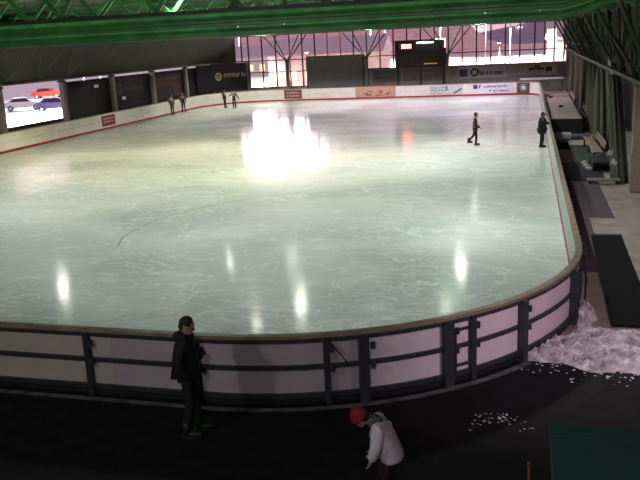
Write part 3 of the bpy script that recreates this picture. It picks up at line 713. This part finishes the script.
# lit kiosk outside right
t = empty('lit_kiosk', (2.6, 90, -.5), 0, 'tall white illuminated sign pillar outside the right end of the glazing', 'sign')
m = MB(); m.box(-.5, -.3, .4, .5, .3, 6.2); m.build('light_panel', mat('kiosk_light', (1, 1, 1), .4, emit=(1, .9, .85), es=1.3), t)
m = MB(); m.box(-.6, -.35, 0, .6, .35, .4); m.build('base', M_STEEL, t)

# left banners
sign('side_banner', -3.25, 3.25, 1.1, 3.3, 0, [mat('charcoal_banner', (.018, .018, .02), .7), mat('faint_grey_print', (.06, .06, .06), .7)],
     lambda d, hw, a, b, y: [ring(d, -1.9, 2.5, .25, .45, y), glyphs(d, -1.0, 2.2, 2.3, .35, y, rn)], 'charcoal banner with a faint round logo between two left columns', loc=(-32.4, 59.5, 0), rz=R(90))
sign('side_banner', -3.2, 3.2, 1.1, 3.3, 0, [mat('black_banner', (.01, .01, .013), .7)], lambda d, hw, a, b, y: None, 'plain black banner right next to the car park opening', loc=(-32.4, 53.3, 0), rz=R(90))
sign('side_banner', -3.2, 3.2, 1.1, 3.3, 0, [mat('rusty_dark_banner', (.03, .025, .028), .7), mat('rust_print', (.09, .035, .022), .7), mat('dull_rust_print', (.09, .05, .05), .7)],
     lambda d, hw, a, b, y: [d.quad((-2.5, y, 2.2), (.8, y, 2.2), (.8, y, 2.6), (-2.5, y, 2.6), 1), d.quad((1.2, y, 1.2), (2.7, y, 1.2), (2.7, y, 2.3), (1.2, y, 2.3), 1), d.quad((-2.8, y, 2.7), (2.8, y, 2.75), (2.8, y, 3.1), (-2.8, y, 3.0), 2)],
     'dark banner with rust-coloured blocks in the far left bay', loc=(-32.4, 66.5, 0), rz=R(90))
sign('corner_banner', -3.2, 3.2, 1.0, 3.75, 0, [mat('black_corner_banner', (.012, .012, .02), .7), mat('sand_print', (.50, .40, .33), .7), REDI],
     lambda d, hw, a, b, y: [ring(d, -.5, 2.5, .0, .42, y), ring(d, -.5, 2.5, .1, .25, y-.004, 2), glyphs(d, .2, 3.0, 2.35, .42, y, rn, 1, .1)],
     'black banner with a sand-coloured round logo in the far left corner', loc=(-30.45, 75.4, 0), rz=R(58))
# small dark notice post behind left boards, light dots
for x, y, z, lab in ((-32.38, 58.1, 1.75, 'small white notice on the charcoal banner'), (-32.38, 54.0, 3.0, 'small bluish notice high on the plain black banner')):
    m = MB(); m.box(0, -.28, -.12, .03, .28, .12); o = m.build('notice', mat('white_notice', (.8, .78, .85), .5)); o.location = (x, y, z); tag(o, lab, 'notice')

# ------------------------------------------------------------------ right walkway
def matobj(x0, y0, x1, y1, z, m_, label, group=None, name='floor_mat', sk=0):
    m = MB(); z0 = -.011
    vs = [(x0, y0, z0), (x1, y0, z0), (x1+sk, y1, z0), (x0+sk, y1, z0), (x0, y0, z), (x1, y0, z), (x1+sk, y1, z), (x0+sk, y1, z)]
    m.add(vs, [(3, 2, 1, 0), (4, 5, 6, 7), (0, 1, 5, 4), (1, 2, 6, 5), (2, 3, 7, 6), (3, 0, 4, 7)])
    return tag(m.build(name, m_, bevel=.004), label, 'mat', group)
matobj(1.32, 18.3, 1.93, 23.9, .012, M_MAT, 'purple-grey mat strip along the right boards, nearest')
matobj(1.32, 23.95, 2.66, 29.9, .012, M_MAT, 'wide purple-grey mat on the right walkway before the low step')
matobj(1.32, 30.0, 3.0, 34.3, .016, mat('dark_slate_mat', (.03, .03, .04), .85, spec=.15), 'dark slate mat on the right walkway behind the low step')
matobj(1.32, 34.4, 2.1, 38.2, .012, M_MAT, 'purple-grey mat patch beside the right boards, furthest')
matobj(2.15, 34.4, 3.0, 39.6, .02, mat('greenish_mat', (.055, .058, .055), .85, spec=.15), 'dark greenish mat in front of the wooden bench')
matobj(1.32, 38.4, 2.1, 40.5, .02, M_DMAT, 'small black mat patch on the right walkway')
t = empty('runner_mat', (2.18, 18.2, 0), 0, 'long black runner mat with a raised far edge near the snow heap', 'mat')
m = MB(); vs = [(-.48, -3.5, -.01), (.32, -3.5, -.01), (.42, 3.3, -.01), (-.36, 3.3, -.01), (-.48, -3.5, .05), (.32, -3.5, .05), (.42, 3.3, .05), (-.36, 3.3, .05)]
m.add(vs, [(3, 2, 1, 0), (4, 5, 6, 7), (0, 1, 5, 4), (1, 2, 6, 5), (2, 3, 7, 6), (3, 0, 4, 7)]); m.build('mat_sheet', M_DMAT, t, bevel=.01)
m = MB(); m.box(-.36, 3.3, -.01, .42, 3.42, .09); m.build('edge_strip', M_MAT, t, bevel=.01)
t = empty('low_step', (2.85, 29.5, 0), 0, 'low wooden plank step lying across the right walkway', 'step')
m = MB(); m.box(-.6, -.16, .12, .55, .16, .18); m.build('plank', M_WOOD, t, bevel=.01)
for x in (-.5, .45):
    m = MB(); m.box(x-.05, -.13, -.01, x+.05, .13, .12); m.build('support', M_BLACK, t)
# black-fronted counter with pale top
t = empty('long_table', (2.3, 44.1, 0), 0, 'long pale-topped table with a black front panel on the right walkway', 'table')
m = MB(); m.box(-.95, 0, .82, .68, 14.2, .88); m.build('tabletop', M_PALEWOOD, t, bevel=.01)
m = MB(); m.box(-.93, .05, -.01, .66, .12, .82); m.build('front_panel', M_BLACK, t)
for x in (-.9, .55):
    for y in (3, 8, 13.8):
        m = MB(); m.box(x, y, -.01, x+.08, y+.08, .82); m.build('leg', M_STEEL, t)
for y, x, lab in ((50.5, -.1, 'dark lump lying on the long pale table'), (57.5, -.5, 'small dark box at the far left end of the long table')):
    m = MB(); m.box(-.12, -.12, 0, .14, .12, .12); o = m.build('box', M_BLACK, bevel=.03); o.location = (2.2+x, y, .881); tag(o, lab, 'box')
m = MB(); m.box(-.6, -.3, 0, .6, .3, .2); o = m.build('crate', mat('cream_crate', (.62, .52, .48), .7), bevel=.02); o.location = (2.3, 57.9, .881); tag(o, 'flat cream crate on the far end of the long table', 'crate')

def bench(x, y, L, rz, label, back=True):
    t = empty('bench', (x, y, 0), rz, label, 'bench')
    for k in range(3):
        m = MB(); m.box(-.2+k*.14, -L/2, .42, -.08+k*.14, L/2, .46); m.build('seat_slat', M_WOOD, t, bevel=.006)
    if back:
        for k in range(2):
            m = MB(); m.box(.25+k*.03, -L/2, .58+k*.17, .28+k*.03, L/2, .72+k*.17); m.build('back_slat', M_WOOD, t, bevel=.006)
    for yy in (-L/2+.25, 0, L/2-.25):
        m = MB(); m.box(-.18, yy-.04, -.01, -.11, yy+.04, .42); m.box(.18, yy-.04, -.01, .25, yy+.04, .42); m.box(-.2, yy-.04, .37, .26, yy+.04, .42)
        if back: m.bar((.24, yy, .3), (.33, yy, .92), .05)
        m.build('leg_frame', M_STEEL, t)
bench(2.98, 36.8, 5.2, R(1), 'wooden bench with backrest in front of the nearest green net')
bench(3.32, 52, 6.0, 0, 'wooden bench with backrest behind the long table')
bench(3.1, 61, 6, 0, 'wooden bench furthest along the right walkway')
t = empty('shoe_rack', (3.0, 32.9, 0), 0, 'low black rack beside the wooden bench on the right walkway', 'rack')
m = MB(); m.box(-.35, -.9, -.01, .4, .9, .06); m.box(-.35, -.9, .35, .4, .9, .40); m.box(-.35, -.9, .06, -.3, .9, .35); m.box(.35, -.9, .06, .4, .9, .35); m.build('frame', M_BLACK, t, bevel=.01)
for k, (dx, dy, lab) in enumerate(((-.45, -.5, 'nearest'), (-.5, .25, 'middle'), (-.52, 1.0, 'furthest'))):
    t = empty('shoe_pair', (3.0+dx, 33+dy, 0), .3*k, lab+' of the three pale pairs of shoes beside the low black rack', 'shoes', 'pale shoes by the rack')
    for s_ in (-.07, .07):
        m = MB(); m.ball((0, s_, .065), .14, .05, .06, 12, 8); m.box(-.13, s_-.045, .006, .13, s_+.045, .03); m.build('shoe', mat('pale_shoe', (.62, .52, .42), .6), t, True)
m = MB(); m.box(-.45, -.3, 0, .45, .3, .32); o = m.build('cushion_box', mat('white_bag', (.55, .50, .52), .7), bevel=.08); o.location = (1.9, 42.2, -.01); tag(o, 'whitish bag lying before the black table front', 'bag')
m = MB(); m.box(-.5, -.4, 0, .5, .4, .25); o = m.build('storage_bag', mat('slate_bag', (.10, .11, .13), .7), bevel=.08); o.location = (2.8, 42.0, -.01); tag(o, 'slate-coloured bag next to the whitish one', 'bag')

# gathered green safety nets hanging between the right columns
def net(x, y, wdt, z0, z1, label, dx, dy, flare=.35, seed=1):
    rnd = random.Random(seed); m = MB(); vs = []; nu, nv = 44, 14
    ph = rnd.random()*6
    for j in range(nv+1):
        v = j/nv; z = z1+(z0-z1)*v; cx = x+dx*v; cy = y+dy*v; rr = wdt*(.55+flare*v)
        for i in range(nu):
            a = 2*math.pi*i/nu; q = rr*(1+.22*math.sin(9*a+ph)+.10*math.sin(17*a+2*ph+v*2))
            vs.append((cx+q*.45*math.cos(a), cy+q*math.sin(a), z))
    m.add(vs, [(j*nu+i, j*nu+(i+1) % nu, (j+1)*nu+(i+1) % nu, (j+1)*nu+i) for j in range(nv) for i in range(nu)]+[tuple(range(nu)), tuple(range(nv*nu, nv*nu+nu))])
    o = m.build('safety_net', M_NET, smooth=True); tag(o, label, 'net', None)
net(3.42, 33.6, .8, .0, 3.7, 'gathered green net with white papers, nearest on the right', .06, -3.4, .2, 1)
net(3.5, 39.6, 1.0, .0, 3.7, 'gathered green net hanging behind the nearest wooden bench', .08, -1.4, .3, 2)
net(3.72, 46.4, 1.3, .0, 3.7, 'third gathered green net along the right walkway', .25, -1.6, .3, 3)
net(3.95, 53.5, 1.4, .0, 3.7, 'fourth gathered green net along the right walkway', .1, 0, .3, 4)
net(3.9, 59.5, 1.2, .0, 3.7, 'fifth gathered green net, beyond the long table', .1, 0, .3, 5)
net(3.9, 67, 1.2, .0, 3.7, 'most distant gathered green net on the right', .1, 0, .3, 6)
for k, (x, y, z, rx, lab) in enumerate(((3.05, 29.6, 1.12, .3, 'white paper hanging on the nearest green net, upper'), (3.12, 28.9, .86, -.3, 'white paper hanging on the nearest green net, lower'))):
    m = MB(); pts = []
    for i in range(7): pts.append((0, (i-3)*.055, .05*math.sin(i*1.1)))
    vs = [(p[0]-.012*abs(i-3), p[1], p[2]-.09) for i, p in enumerate(pts)]+[(p[0], p[1], p[2]+.09) for p in pts]
    m.add(vs, [(i, i+1, 8+i, 7+i) for i in range(6)]); o = m.build('paper_sheet', mat('white_paper', (.75, .75, .82), .6)); o.location = (x, y, z); o.rotation_euler = (rx, 0, -.8)
    so = o.modifiers.new('thickness', 'SOLIDIFY'); so.thickness = .008
    tag(o, lab, 'paper')

# black hose / strap looping from the right boards to the floor
m = MB(); m.tube([(1.16, 16.6, 1.1), (1.24, 16.2, .95), (1.27, 15.75, .6), (1.23, 15.4, .35), (1.14, 15.15, .12), (1.15, 14.95, .02)], .022, 8)
tag(m.build('hose', M_BLACK, smooth=True), 'thin black hose hanging from the right boards beside the snow heap', 'hose')

# ------------------------------------------------------------------ near floor
mb = MB(); e_ = [rp(bounds[-1]*i/90*.94, .06) for i in range(91)]
P_ = [(v.x, v.y) for v in e_]+[(3.2, 13.2), (5.2, 10), (5.2, -6), (-31.9, -6), (-31.9, 10.2)]; n_ = len(P_)
mb.add([(x, y, -.0115) for x, y in P_]+[(x, y, .006) for x, y in P_], [tuple(range(n_))[::-1], tuple(range(n_, 2*n_))]+[(i, (i+1) % n_, n_+(i+1) % n_, n_+i) for i in range(n_)])
tag(mb.build('rubber_flooring', M_RUBBER), 'black rubber flooring in front of the near boards', 'flooring')
# heap of scraped snow
def heap(name, cx, cy, rx, ry, h, n, m_, seed, rot=0):
    rnd = random.Random(seed); mb = MB(); vs = []; idx = {}
    for j in range(n+1):
        for i in range(n+1):
            u = 2*i/n-1; v = 2*j/n-1; r = math.hypot(u, v); an = math.atan2(v, u)
            R0 = .82+.12*math.sin(3*an+seed)+.08*math.sin(7*an+seed*2)
            k = max(0, 1-(r/R0)**1.6)
            z = h*k*(.55+.3*math.sin(u*9+seed)*math.cos(v*8))+(rnd.random()-.45)*.07*min(1, k*4)+.05*abs(math.sin(u*23+v*11))*min(1, k*3)
            x = u*rx+(rnd.random()-.5)*rx/n; y = v*ry+(rnd.random()-.5)*ry/n
            vs.append((cx+x*math.cos(rot)-y*math.sin(rot), cy+x*math.sin(rot)+y*math.cos(rot), z if k > 0 else -.02))
    fs = []
    for j in range(n):
        for i in range(n):
            q = (j*(n+1)+i, j*(n+1)+i+1, (j+1)*(n+1)+i+1, (j+1)*(n+1)+i)
            if any(vs[a][2] > -.015 for a in q): fs.append(q)
    mb.add(vs, fs); return mb.build(name, m_)
tag(heap('snow_heap', 1.5, 13.45, 1.8, 1.3, .2, 84, M_SNOWDIRT, 4), 'heap of dirty scraped snow at the near right corner of the boards', 'snow', kind='stuff')
tag(heap('snow_drift', 1.2, 15.3, .28, .8, .35, 24, M_SNOWDIRT, 8), 'snow drift pressed against the right boards under the hose', 'snow', kind='stuff')
rnd = random.Random(11); mb = MB()
for k in range(70):
    t_ = rnd.random(); x = -.62+.7*t_+rnd.gauss(0, .06); y = 10.35+.35*math.sin(t_*3)+rnd.gauss(0, .10); r_ = .004+.012*rnd.random()
    mb.ball((x, y, r_*.4), r_*1.5, r_, r_*.6, 7, 5)
for k in range(80):
    a = rnd.random(); x = .0+2.6*a; y = 12.3+rnd.gauss(0, .18)+.6*abs(a-.5); r_ = .006+.014*rnd.random(); mb.ball((x, y, r_*.4), r_*1.4, r_, r_*.7, 7, 5)
tag(mb.build('snow_crumbs', M_SNOW, smooth=True), 'loose crumbs of snow scattered on the black flooring', 'snow', kind='stuff')
# snow dust line along the foot of the near boards
mb = MB(); ribbon(mb, 10, bounds[-2], .20, .32, .0065, .010, .25)
tag(mb.build('snow_line', mat('thin_grey_snow', (.12, .115, .13), .8, 0, .5, 4)), 'thin grey line of snow along the foot of the near boards', 'snow', kind='stuff')

# teal-lidded box bottom right
t = empty('storage_box', (1.3, 7.1, 0), 0, 'large box with a teal lid at the bottom right corner', 'box')
m = MB(); m.box(-.93, -1.2, 0, 1.0, 1.18, 1.14); m.build('body', mat('brown_box_side', (.07, .05, .045), .7), t, bevel=.02)
m = MB(); m.box(-.97, -1.24, 1.14, 1.04, 1.22, 1.2); m.build('lid', M_TEAL, t, bevel=.015)
m = MB(); m.box(-.96, .93, 1.2, 1.03, .955, 1.206); m.build('lid_seam', mat('teal_seam', (.025, .10, .095), .6), t)
m = MB(); m.tube([(0, 0, 0), (0, 0, 1.18)], .014, 10); m.tube([(0, 0, 1.16), (0, 0, 1.2)], .019, 10)
o = m.build('orange_pole', mat('orange_plastic', (.22, .06, .03), .5), smooth=True); o.location = (.11, 7.42, .006); tag(o, 'slim orange pole standing left of the teal-lidded box', 'pole')

# ------------------------------------------------------------------ people
def bake(o):
    dg = bpy.context.evaluated_depsgraph_get(); dg.update()
    me = bpy.data.meshes.new_from_object(o.evaluated_get(dg)); o.modifiers.clear(); old = o.data; o.data = me
    for p in me.polygons: p.use_smooth = True
def largest(o):
    bm = bmesh.new(); bm.from_mesh(o.data); seen = set(); isl = []
    for v in bm.verts:
        if v in seen: continue
        st = [v]; seen.add(v); cur = []
        while st:
            q = st.pop(); cur.append(q)
            for e in q.link_edges:
                w_ = e.other_vert(q)
                if w_ not in seen: seen.add(w_); st.append(w_)
        isl.append(cur)
    isl.sort(key=len)
    bmesh.ops.delete(bm, geom=[v for c in isl[:-1] for v in c], context='VERTS'); bm.to_mesh(o.data); bm.free()
def skin(name, pts, edges, parent, m, sub=2, root=0, extra=None, voxel=None):
    me = bpy.data.meshes.new(name); me.from_pydata([p[0] for p in pts], edges, [])
    o = bpy.data.objects.new(name, me); C.objects.link(o)
    sk = o.modifiers.new('skin', 'SKIN'); sk.use_smooth_shade = True
    for i, p in enumerate(pts):
        r = p[1]; r = (r, r) if not isinstance(r, tuple) else r
        me.skin_vertices[0].data[i].radius = r; me.skin_vertices[0].data[i].use_root = (i == root)
    s_ = o.modifiers.new('sub', 'SUBSURF'); s_.levels = s_.render_levels = sub
    bake(o)
    if extra:
        bm = bmesh.new(); bm.from_mesh(o.data); tmp = bpy.data.meshes.new('tmp'); tmp.from_pydata([tuple(v) for v in extra.v], [], extra.f); bm.from_mesh(tmp); bm.to_mesh(o.data); bm.free()
    if voxel:
        r_ = o.modifiers.new('remesh', 'REMESH'); r_.mode = 'VOXEL'; r_.voxel_size = voxel; r_.use_smooth_shade = True; bake(o); largest(o)
    o.data.materials.clear(); o.data.materials.append(m); o.parent = parent
    return o
SKINM = mat('skin', (.45, .26, .19), .5)
def person(label, loc, rz, J, jacket, trousers, hair, head_rot=(0, 0), hat=None, scale=1, skates=True, shoe=None, collar=None, voxel=.012, coat=False, bulk=0, extra_parts=None, hemlen=.02, headsc=1, fine=False):
    t = empty('person', loc, rz, label, 'person'); t.scale = (scale,)*3
    D = dict(pelvis=(0, 0, .93), waist=(0, 0, 1.08), chest=(.01, 0, 1.30), neck=(.0, 0, 1.46), head=(.03, 0, 1.62),
             shL=(0, .18, 1.40), elL=(-.02, .24, 1.13), wrL=(.08, .23, .90), shR=(0, -.18, 1.40), elR=(-.02, -.24, 1.13), wrR=(.08, -.23, .90),
             hipL=(0, .09, .90), knL=(.03, .10, .50), anL=(-.02, .10, .09), hipR=(0, -.09, .90), knR=(.03, -.10, .50), anR=(-.02, -.10, .09))
    D.update(J); V = {k: Vector(v) for k, v in D.items()}
    pts = []; edges = []; ix = {}
    def add(k, p, r, par=None):
        ix[k] = len(pts); pts.append((tuple(p), r))
        if par is not None: edges.append((ix[par], ix[k]))
    add('pelvis', V['pelvis'], (.13, .105)); add('waist', V['waist'], (.12, .095), 'pelvis'); add('chest', V['chest'], (.15, .11), 'waist')
    add('neck', V['neck'], .055, 'chest'); hd = V['head']; add('jaw', V['neck'].lerp(hd, .5), .055, 'neck')
    for s in 'LR':
        add('sh'+s, V['sh'+s], .062, 'chest'); add('el'+s, V['el'+s], .043, 'sh'+s); add('wr'+s, V['wr'+s], .028, 'el'+s)
        d = (V['wr'+s]-V['el'+s]).normalized(); side = Vector((0, 0, 1)).cross(d); side = side.normalized() if side.length > .1 else Vector((1, 0, 0))
        if s == 'R': side = side
        pn = d.cross(side).normalized()
        palm = V['wr'+s]+d*.055; add('palm'+s, palm, (.034, .018), 'wr'+s)
        hl = D.get('curl'+s, .5)
        for q, (off, ln) in enumerate(((-.027, .062), (-.009, .074), (.009, .070), (.027, .054))):
            b0 = palm+side*off+d*.03; b1 = b0+d*ln*.5+pn*ln*.12*hl*2; b2 = b1+(d*(1-hl*.7)+pn*hl).normalized()*ln*.5
            add('f%s%da' % (s, q), b0, .0095, 'palm'+s); add('f%s%db' % (s, q), b1, .009, 'f%s%da' % (s, q)); add('f%s%dc' % (s, q), b2, .0075, 'f%s%db' % (s, q))
        th = palm-side*.036-d*.01; add('th%s0' % s, th, .012, 'palm'+s); add('th%s1' % s, th+(d*.8-side*.6+pn*.3).normalized()*.032, .0105, 'th%s0' % s); add('th%s2' % s, th+(d*1.1-side*.6+pn*.5).normalized()*.06, .009, 'th%s1' % s)
        add('hip'+s, V['hip'+s], .085, 'pelvis'); add('kn'+s, V['kn'+s], .058, 'hip'+s); add('an'+s, V['an'+s], .038, 'kn'+s)
        add('toe'+s, V['an'+s]+Vector((.15, 0, -.05)), .03, 'an'+s)
    # head with nose, brow, chin, ears
    rot = Matrix.Rotation(head_rot[1], 3, 'Z') @ Matrix.Rotation(head_rot[0], 3, 'Y')
    H = MB(); H.ball(hd, .098, .076, .118, 20, 14, rot=rot)
    def hp(x, y, z): return hd+rot @ Vector((x, y, z))
    H.ball(hp(.035, 0, -.06), .062, .052, .065, 14, 10, rot=rot)
    H.ball(hp(.10, 0, -.022), .022, .012, .024, 10, 8, rot=rot); H.ball(hp(.078, 0, .02), .022, .05, .012, 10, 6, rot=rot); H.ball(hp(.088, 0, -.062), .014, .024, .009, 10, 6, rot=rot)
    for y in (-.077, .077): H.ball(hp(-.005, y, -.015), .02, .008, .03, 10, 8, rot=rot)
    body = skin('body', pts, edges, t, SKINM, 2, 0, H, voxel)
    for y in (-.03, .03):
        e = MB(); e.ball(hp(.085, y, 0), .012, .012, .009, 10, 8); e.build('eye', mat('eye', (.05, .04, .04), .2), t, True)
    # jacket
    jp = []; je = []
    def ja(p, r, par=None):
        jp.append((tuple(p), r)); 
        if par is not None: je.append((par, len(jp)-1))
        return len(jp)-1
    a = ja(V['waist'], (.145+bulk, .125+bulk)); hem = ja(V['pelvis']+(V['pelvis']-V['waist']).normalized()*(hemlen if not coat else .0), (.15+bulk, .13+bulk), a)
    if coat:
        kn = (V['knL']+V['knR'])/2; mid = V['pelvis'].lerp(kn, .75); hem2 = ja(mid, (.18+bulk, .16+bulk), hem)
    c = ja(V['chest'], (.165+bulk, .13+bulk), a); nk = ja(V['neck']-Vector((0, 0, .03)), (.075, .075), c)
    for s in 'LR':
        p1 = ja(V['sh'+s], .08+bulk*.4, c); p2 = ja(V['el'+s], .062+bulk*.5, p1); p3 = ja(V['wr'+s].lerp(V['el'+s], .06), .048+bulk*.3, p2)
    skin('jacket', jp, je, t, jacket, 2, 0)
    tp = [(tuple(V['pelvis']), (.12, .10))]; te = []
    for s in 'LR':
        k = len(tp); tp += [(tuple(V['hip'+s]), .088), (tuple(V['kn'+s]), .070), (tuple(V['an'+s].lerp(V['kn'+s], .08)), .056)]; te += [(0, k), (k, k+1), (k+1, k+2)]
    skin('trousers', tp, te, t, trousers, 2, 0)
    sm = shoe or M_BLACK
    for s in 'LR':
        A = V['an'+s]; B_ = MB()
        bz = .035 if skates else 0
        B_.tube([(A.x, A.y, A.z+.16), (A.x, A.y, A.z+.06), (A.x+.0, A.y, A.z-.01)], [.056, .052, .058], 12)
        B_.ball((A.x+.07, A.y, A.z-.03), .15, .05, .05, 16, 10); B_.box(A.x-.08, A.y-.042, A.z-.088, A.x+.2, A.y+.042, A.z-.065)
        bo = B_.build('skate' if skates else 'shoe', sm, t, True)
        if skates:
            bl = MB(); bl.box(A.x-.10, A.y-.004, A.z-.135, A.x+.22, A.y+.004, A.z-.105); bl.box(A.x-.06, A.y-.01, A.z-.11, A.x-.03, A.y+.01, A.z-.08); bl.box(A.x+.13, A.y-.01, A.z-.11, A.x+.16, A.y+.01, A.z-.08)
            bl.build('blade', mat('skate_blade', (.6, .6, .62), .25, .9), bo)
    if hat:
        h = MB(); h.ball(hp(-.008, 0, .018), .112*headsc, .094*headsc, .118*headsc, 20, 14, zmin=-.05, rot=rot); h.tube([hp(-.008, 0, .0), hp(-.008, 0, .035)], [.108*headsc]*2, 20); h.ball(hp(-.015, 0, .14*headsc), .03, .03, .03, 10, 8)
        h.build('hat', hat, t, True)
    h = MB(); h.ball(hp(-.018, 0, .018), .100, .086, .112, 20, 14, zmin=-.1, rot=rot); h.ball(hp(-.05, 0, -.02), .062, .074, .075, 14, 10, rot=rot); h.build('hair', hair, t, True)
    if collar:
        c = MB(); q = V['neck']; 
        vs = []
        for i in range(17):
            an = R(60)+R(240)*i/16; vs.append(q+Vector((.10*math.cos(an)-.015, .105*math.sin(an), .015+.02*math.cos(an))))
        c.tube(vs, .045, 10); c.ball(q+Vector((-.075, 0, .0)), .085, .11, .07, 14, 10); c.build('hood', collar, t, True)
    if extra_parts: extra_parts(t, V, hp)
    return t
HAIR = mat('dark_hair', (.025, .018, .015), .6); COATB = mat('black_jacket_cloth', (.010, .010, .014), .8); NAVYT = mat('black_trousers', (.012, .012, .016), .8)
# 1 man in black near the boards, looking down to the right
def phone(t, V, hp):
    m = MB(); m.box(-.004, -.035, -.07, .004, .035, .07); o = m.build('zip_pull', mat('small_zip', (.3, .4, .4), .3), t); o.scale = (.5, .2, .12); o.location = (.17, -.02, 1.22)
person('standing man in black hooded jacket before the near boards, facing right', (-4.69, 9.37, .006), R(12),
       dict(head=(.06, 0, 1.60), neck=(.015, 0, 1.45), elL=(.02, .25, 1.14), wrL=(.20, .16, 1.05), elR=(-.06, -.26, 1.13), wrR=(.08, -.24, .90), knL=(.05, .11, .50), anL=(.06, .12, .09), anR=(-.05, -.11, .09)),
       COATB, NAVYT, HAIR, (R(22), 0), scale=1.08, bulk=.045, hemlen=.08, skates=False, shoe=mat('green_shoe', (.006, .032, .011), .5), collar=mat('black_hood', (.02, .02, .026), .9), voxel=.006, extra_parts=phone)
# 2 child with red hat bending forward to the left
JW = mat('pale_pink_jacket', (.80, .66, .78), .7, 0, .15, 9)
def pack(t, V, hp):
    for s, w_ in ((-1, 0), (1, 0)):
        m = MB(); m.tube([(-.17, s*.09, .98), (-.14, s*.1, 1.12), (.0, s*.1, 1.24)], .018, 8); m.build('shoulder_strap', mat('grey_strap', (.28, .22, .28), .7), t, True)
person('child in a pale pink jacket and red knitted hat, stooping to the left', (-1.52, 8.17, .006), R(188),
       dict(pelvis=(-.02, 0, .85), waist=(.02, 0, .99), chest=(.11, 0, 1.17), neck=(.22, 0, 1.28), head=(.38, 0, 1.33), shL=(.12, .17, 1.24), elL=(.16, .21, .97), wrL=(.24, .17, .76), hipL=(0, .09, .82), hipR=(0, -.09, .82),
            shR=(.12, -.17, 1.24), elR=(.14, -.21, .97), wrR=(.24, -.17, .76), knL=(.05, .10, .50), anL=(-.05, .10, .09), knR=(.10, -.1, .5), anR=(.06, -.1, .09)),
       JW, mat('maroon_trousers', (.035, .012, .02), .8), HAIR, (R(38), 0), hat=mat('red_knit_hat', (.24, .022, .016), .9, bump=.5), scale=.88, bulk=.065, hemlen=.19, headsc=1.22, skates=False,
       collar=mat('grey_fur_hood', (.13, .125, .15), .95, bump=.8, scale=30), voxel=.006)
# 3 lone skater
person('lone skater in a dark maroon top gliding in the middle of the ice', (-2.48, 39.76, .001), R(8),
       dict(head=(.05, 0, 1.61), elL=(.0, .24, 1.14), wrL=(.2, .25, .98), elR=(.02, -.24, 1.13), wrR=(.24, -.26, .95), knL=(-.06, .10, .55), anL=(-.32, .10, .26), knR=(.06, -.08, .52), anR=(.03, -.08, .14)),
       mat('maroon_top', (.07, .018, .025), .8), NAVYT, HAIR, scale=.99, voxel=.012)
# 4 person in a long dark coat at the right boards
person('person in a long black coat leaning at the right boards', (.78, 38.8, .001), R(20),
       dict(head=(.04, 0, 1.60), elL=(.06, .26, 1.20), wrL=(.24, .2, 1.16), elR=(.08, -.28, 1.2), wrR=(.26, -.16, 1.2), anL=(-.02, .08, .14), anR=(-.02, -.08, .14)),
       COATB, NAVYT, mat('brown_hair', (.09, .04, .03), .6), scale=1.02, bulk=.075, coat=True, voxel=.012)
# 5/6 pair at the far left corner
person('skater in dark clothes at the far left, holding a friend by the arm', (-26.9, 66.7, .001), R(-5), dict(wrR=(.1, -.42, 1.15), elR=(.0, -.32, 1.2), anL=(-.02, .1, .14), anR=(.05, -.1, .14)),
       mat('charcoal_jacket', (.035, .035, .045), .8), NAVYT, HAIR, scale=1.0, voxel=.016)
person('skater of the far pair with one arm stretched out to the right', (-25.5, 65.5, .001), R(-80), dict(elL=(.1, .36, 1.15), wrL=(.15, .5, .9), wrR=(.0, -.45, 1.2), elR=(0, -.33, 1.25), anL=(-.12, .1, .16), anR=(.05, -.06, .14), knL=(0, .1, .5)),
       mat('slate_jacket', (.035, .045, .055), .8), NAVYT, HAIR, scale=.97, voxel=.016)
# 7/8 pair by the left boards
person('dark-clad skater at the left boards, right one of two', (-29.3, 62.9, .001), R(-60), dict(anL=(-.02, .14, .14), anR=(.04, -.14, .14)), mat('black_anorak', (.02, .02, .025), .8), NAVYT, HAIR, scale=1.03, voxel=.016)
person('grey-jacketed skater close to the left boards, left one of two', (-29.45, 60.9, .001), R(-30), dict(anL=(-.02, .1, .14), anR=(.02, -.1, .14)), mat('grey_brown_jacket', (.08, .07, .065), .8), NAVYT, HAIR, scale=1.0, voxel=.016)

# faint painted lines on the ice: blue line and part of a red circle
def paint(name, pts, wd, m_, label):
    mb = MB(); vs = []
    for i, p in enumerate(pts):
        a = Vector(pts[max(i-1, 0)]); b_ = Vector(pts[min(i+1, len(pts)-1)]); d = (b_-a).normalized(); n_ = Vector((-d.y, d.x))*wd/2; p = Vector(p)
        vs += [(p.x+n_.x, p.y+n_.y, .0015), (p.x-n_.x, p.y-n_.y, .0015)]
    mb.add(vs, [(2*i, 2*i+1, 2*i+3, 2*i+2) for i in range(len(pts)-1)]); o = mb.build(name, m_); o.parent = ice; return o
paint('red_line', [(-11.55, 19.4), (-11.95, 20.4), (-12.05, 21.4), (-11.95, 22.8), (-11.5, 24.2), (-10.6, 25.5), (-9.6, 26.6), (-8.3, 27.6)], .06, mat('faded_red_ice_line', (.50, .36, .30), .25), '')
paint('blue_line', [(XL+.05, 34.7), (-21.6, 34.15), (-17.5, 33.7)], .10, mat('faded_blue_ice_line', (.36, .44, .50), .25), '')
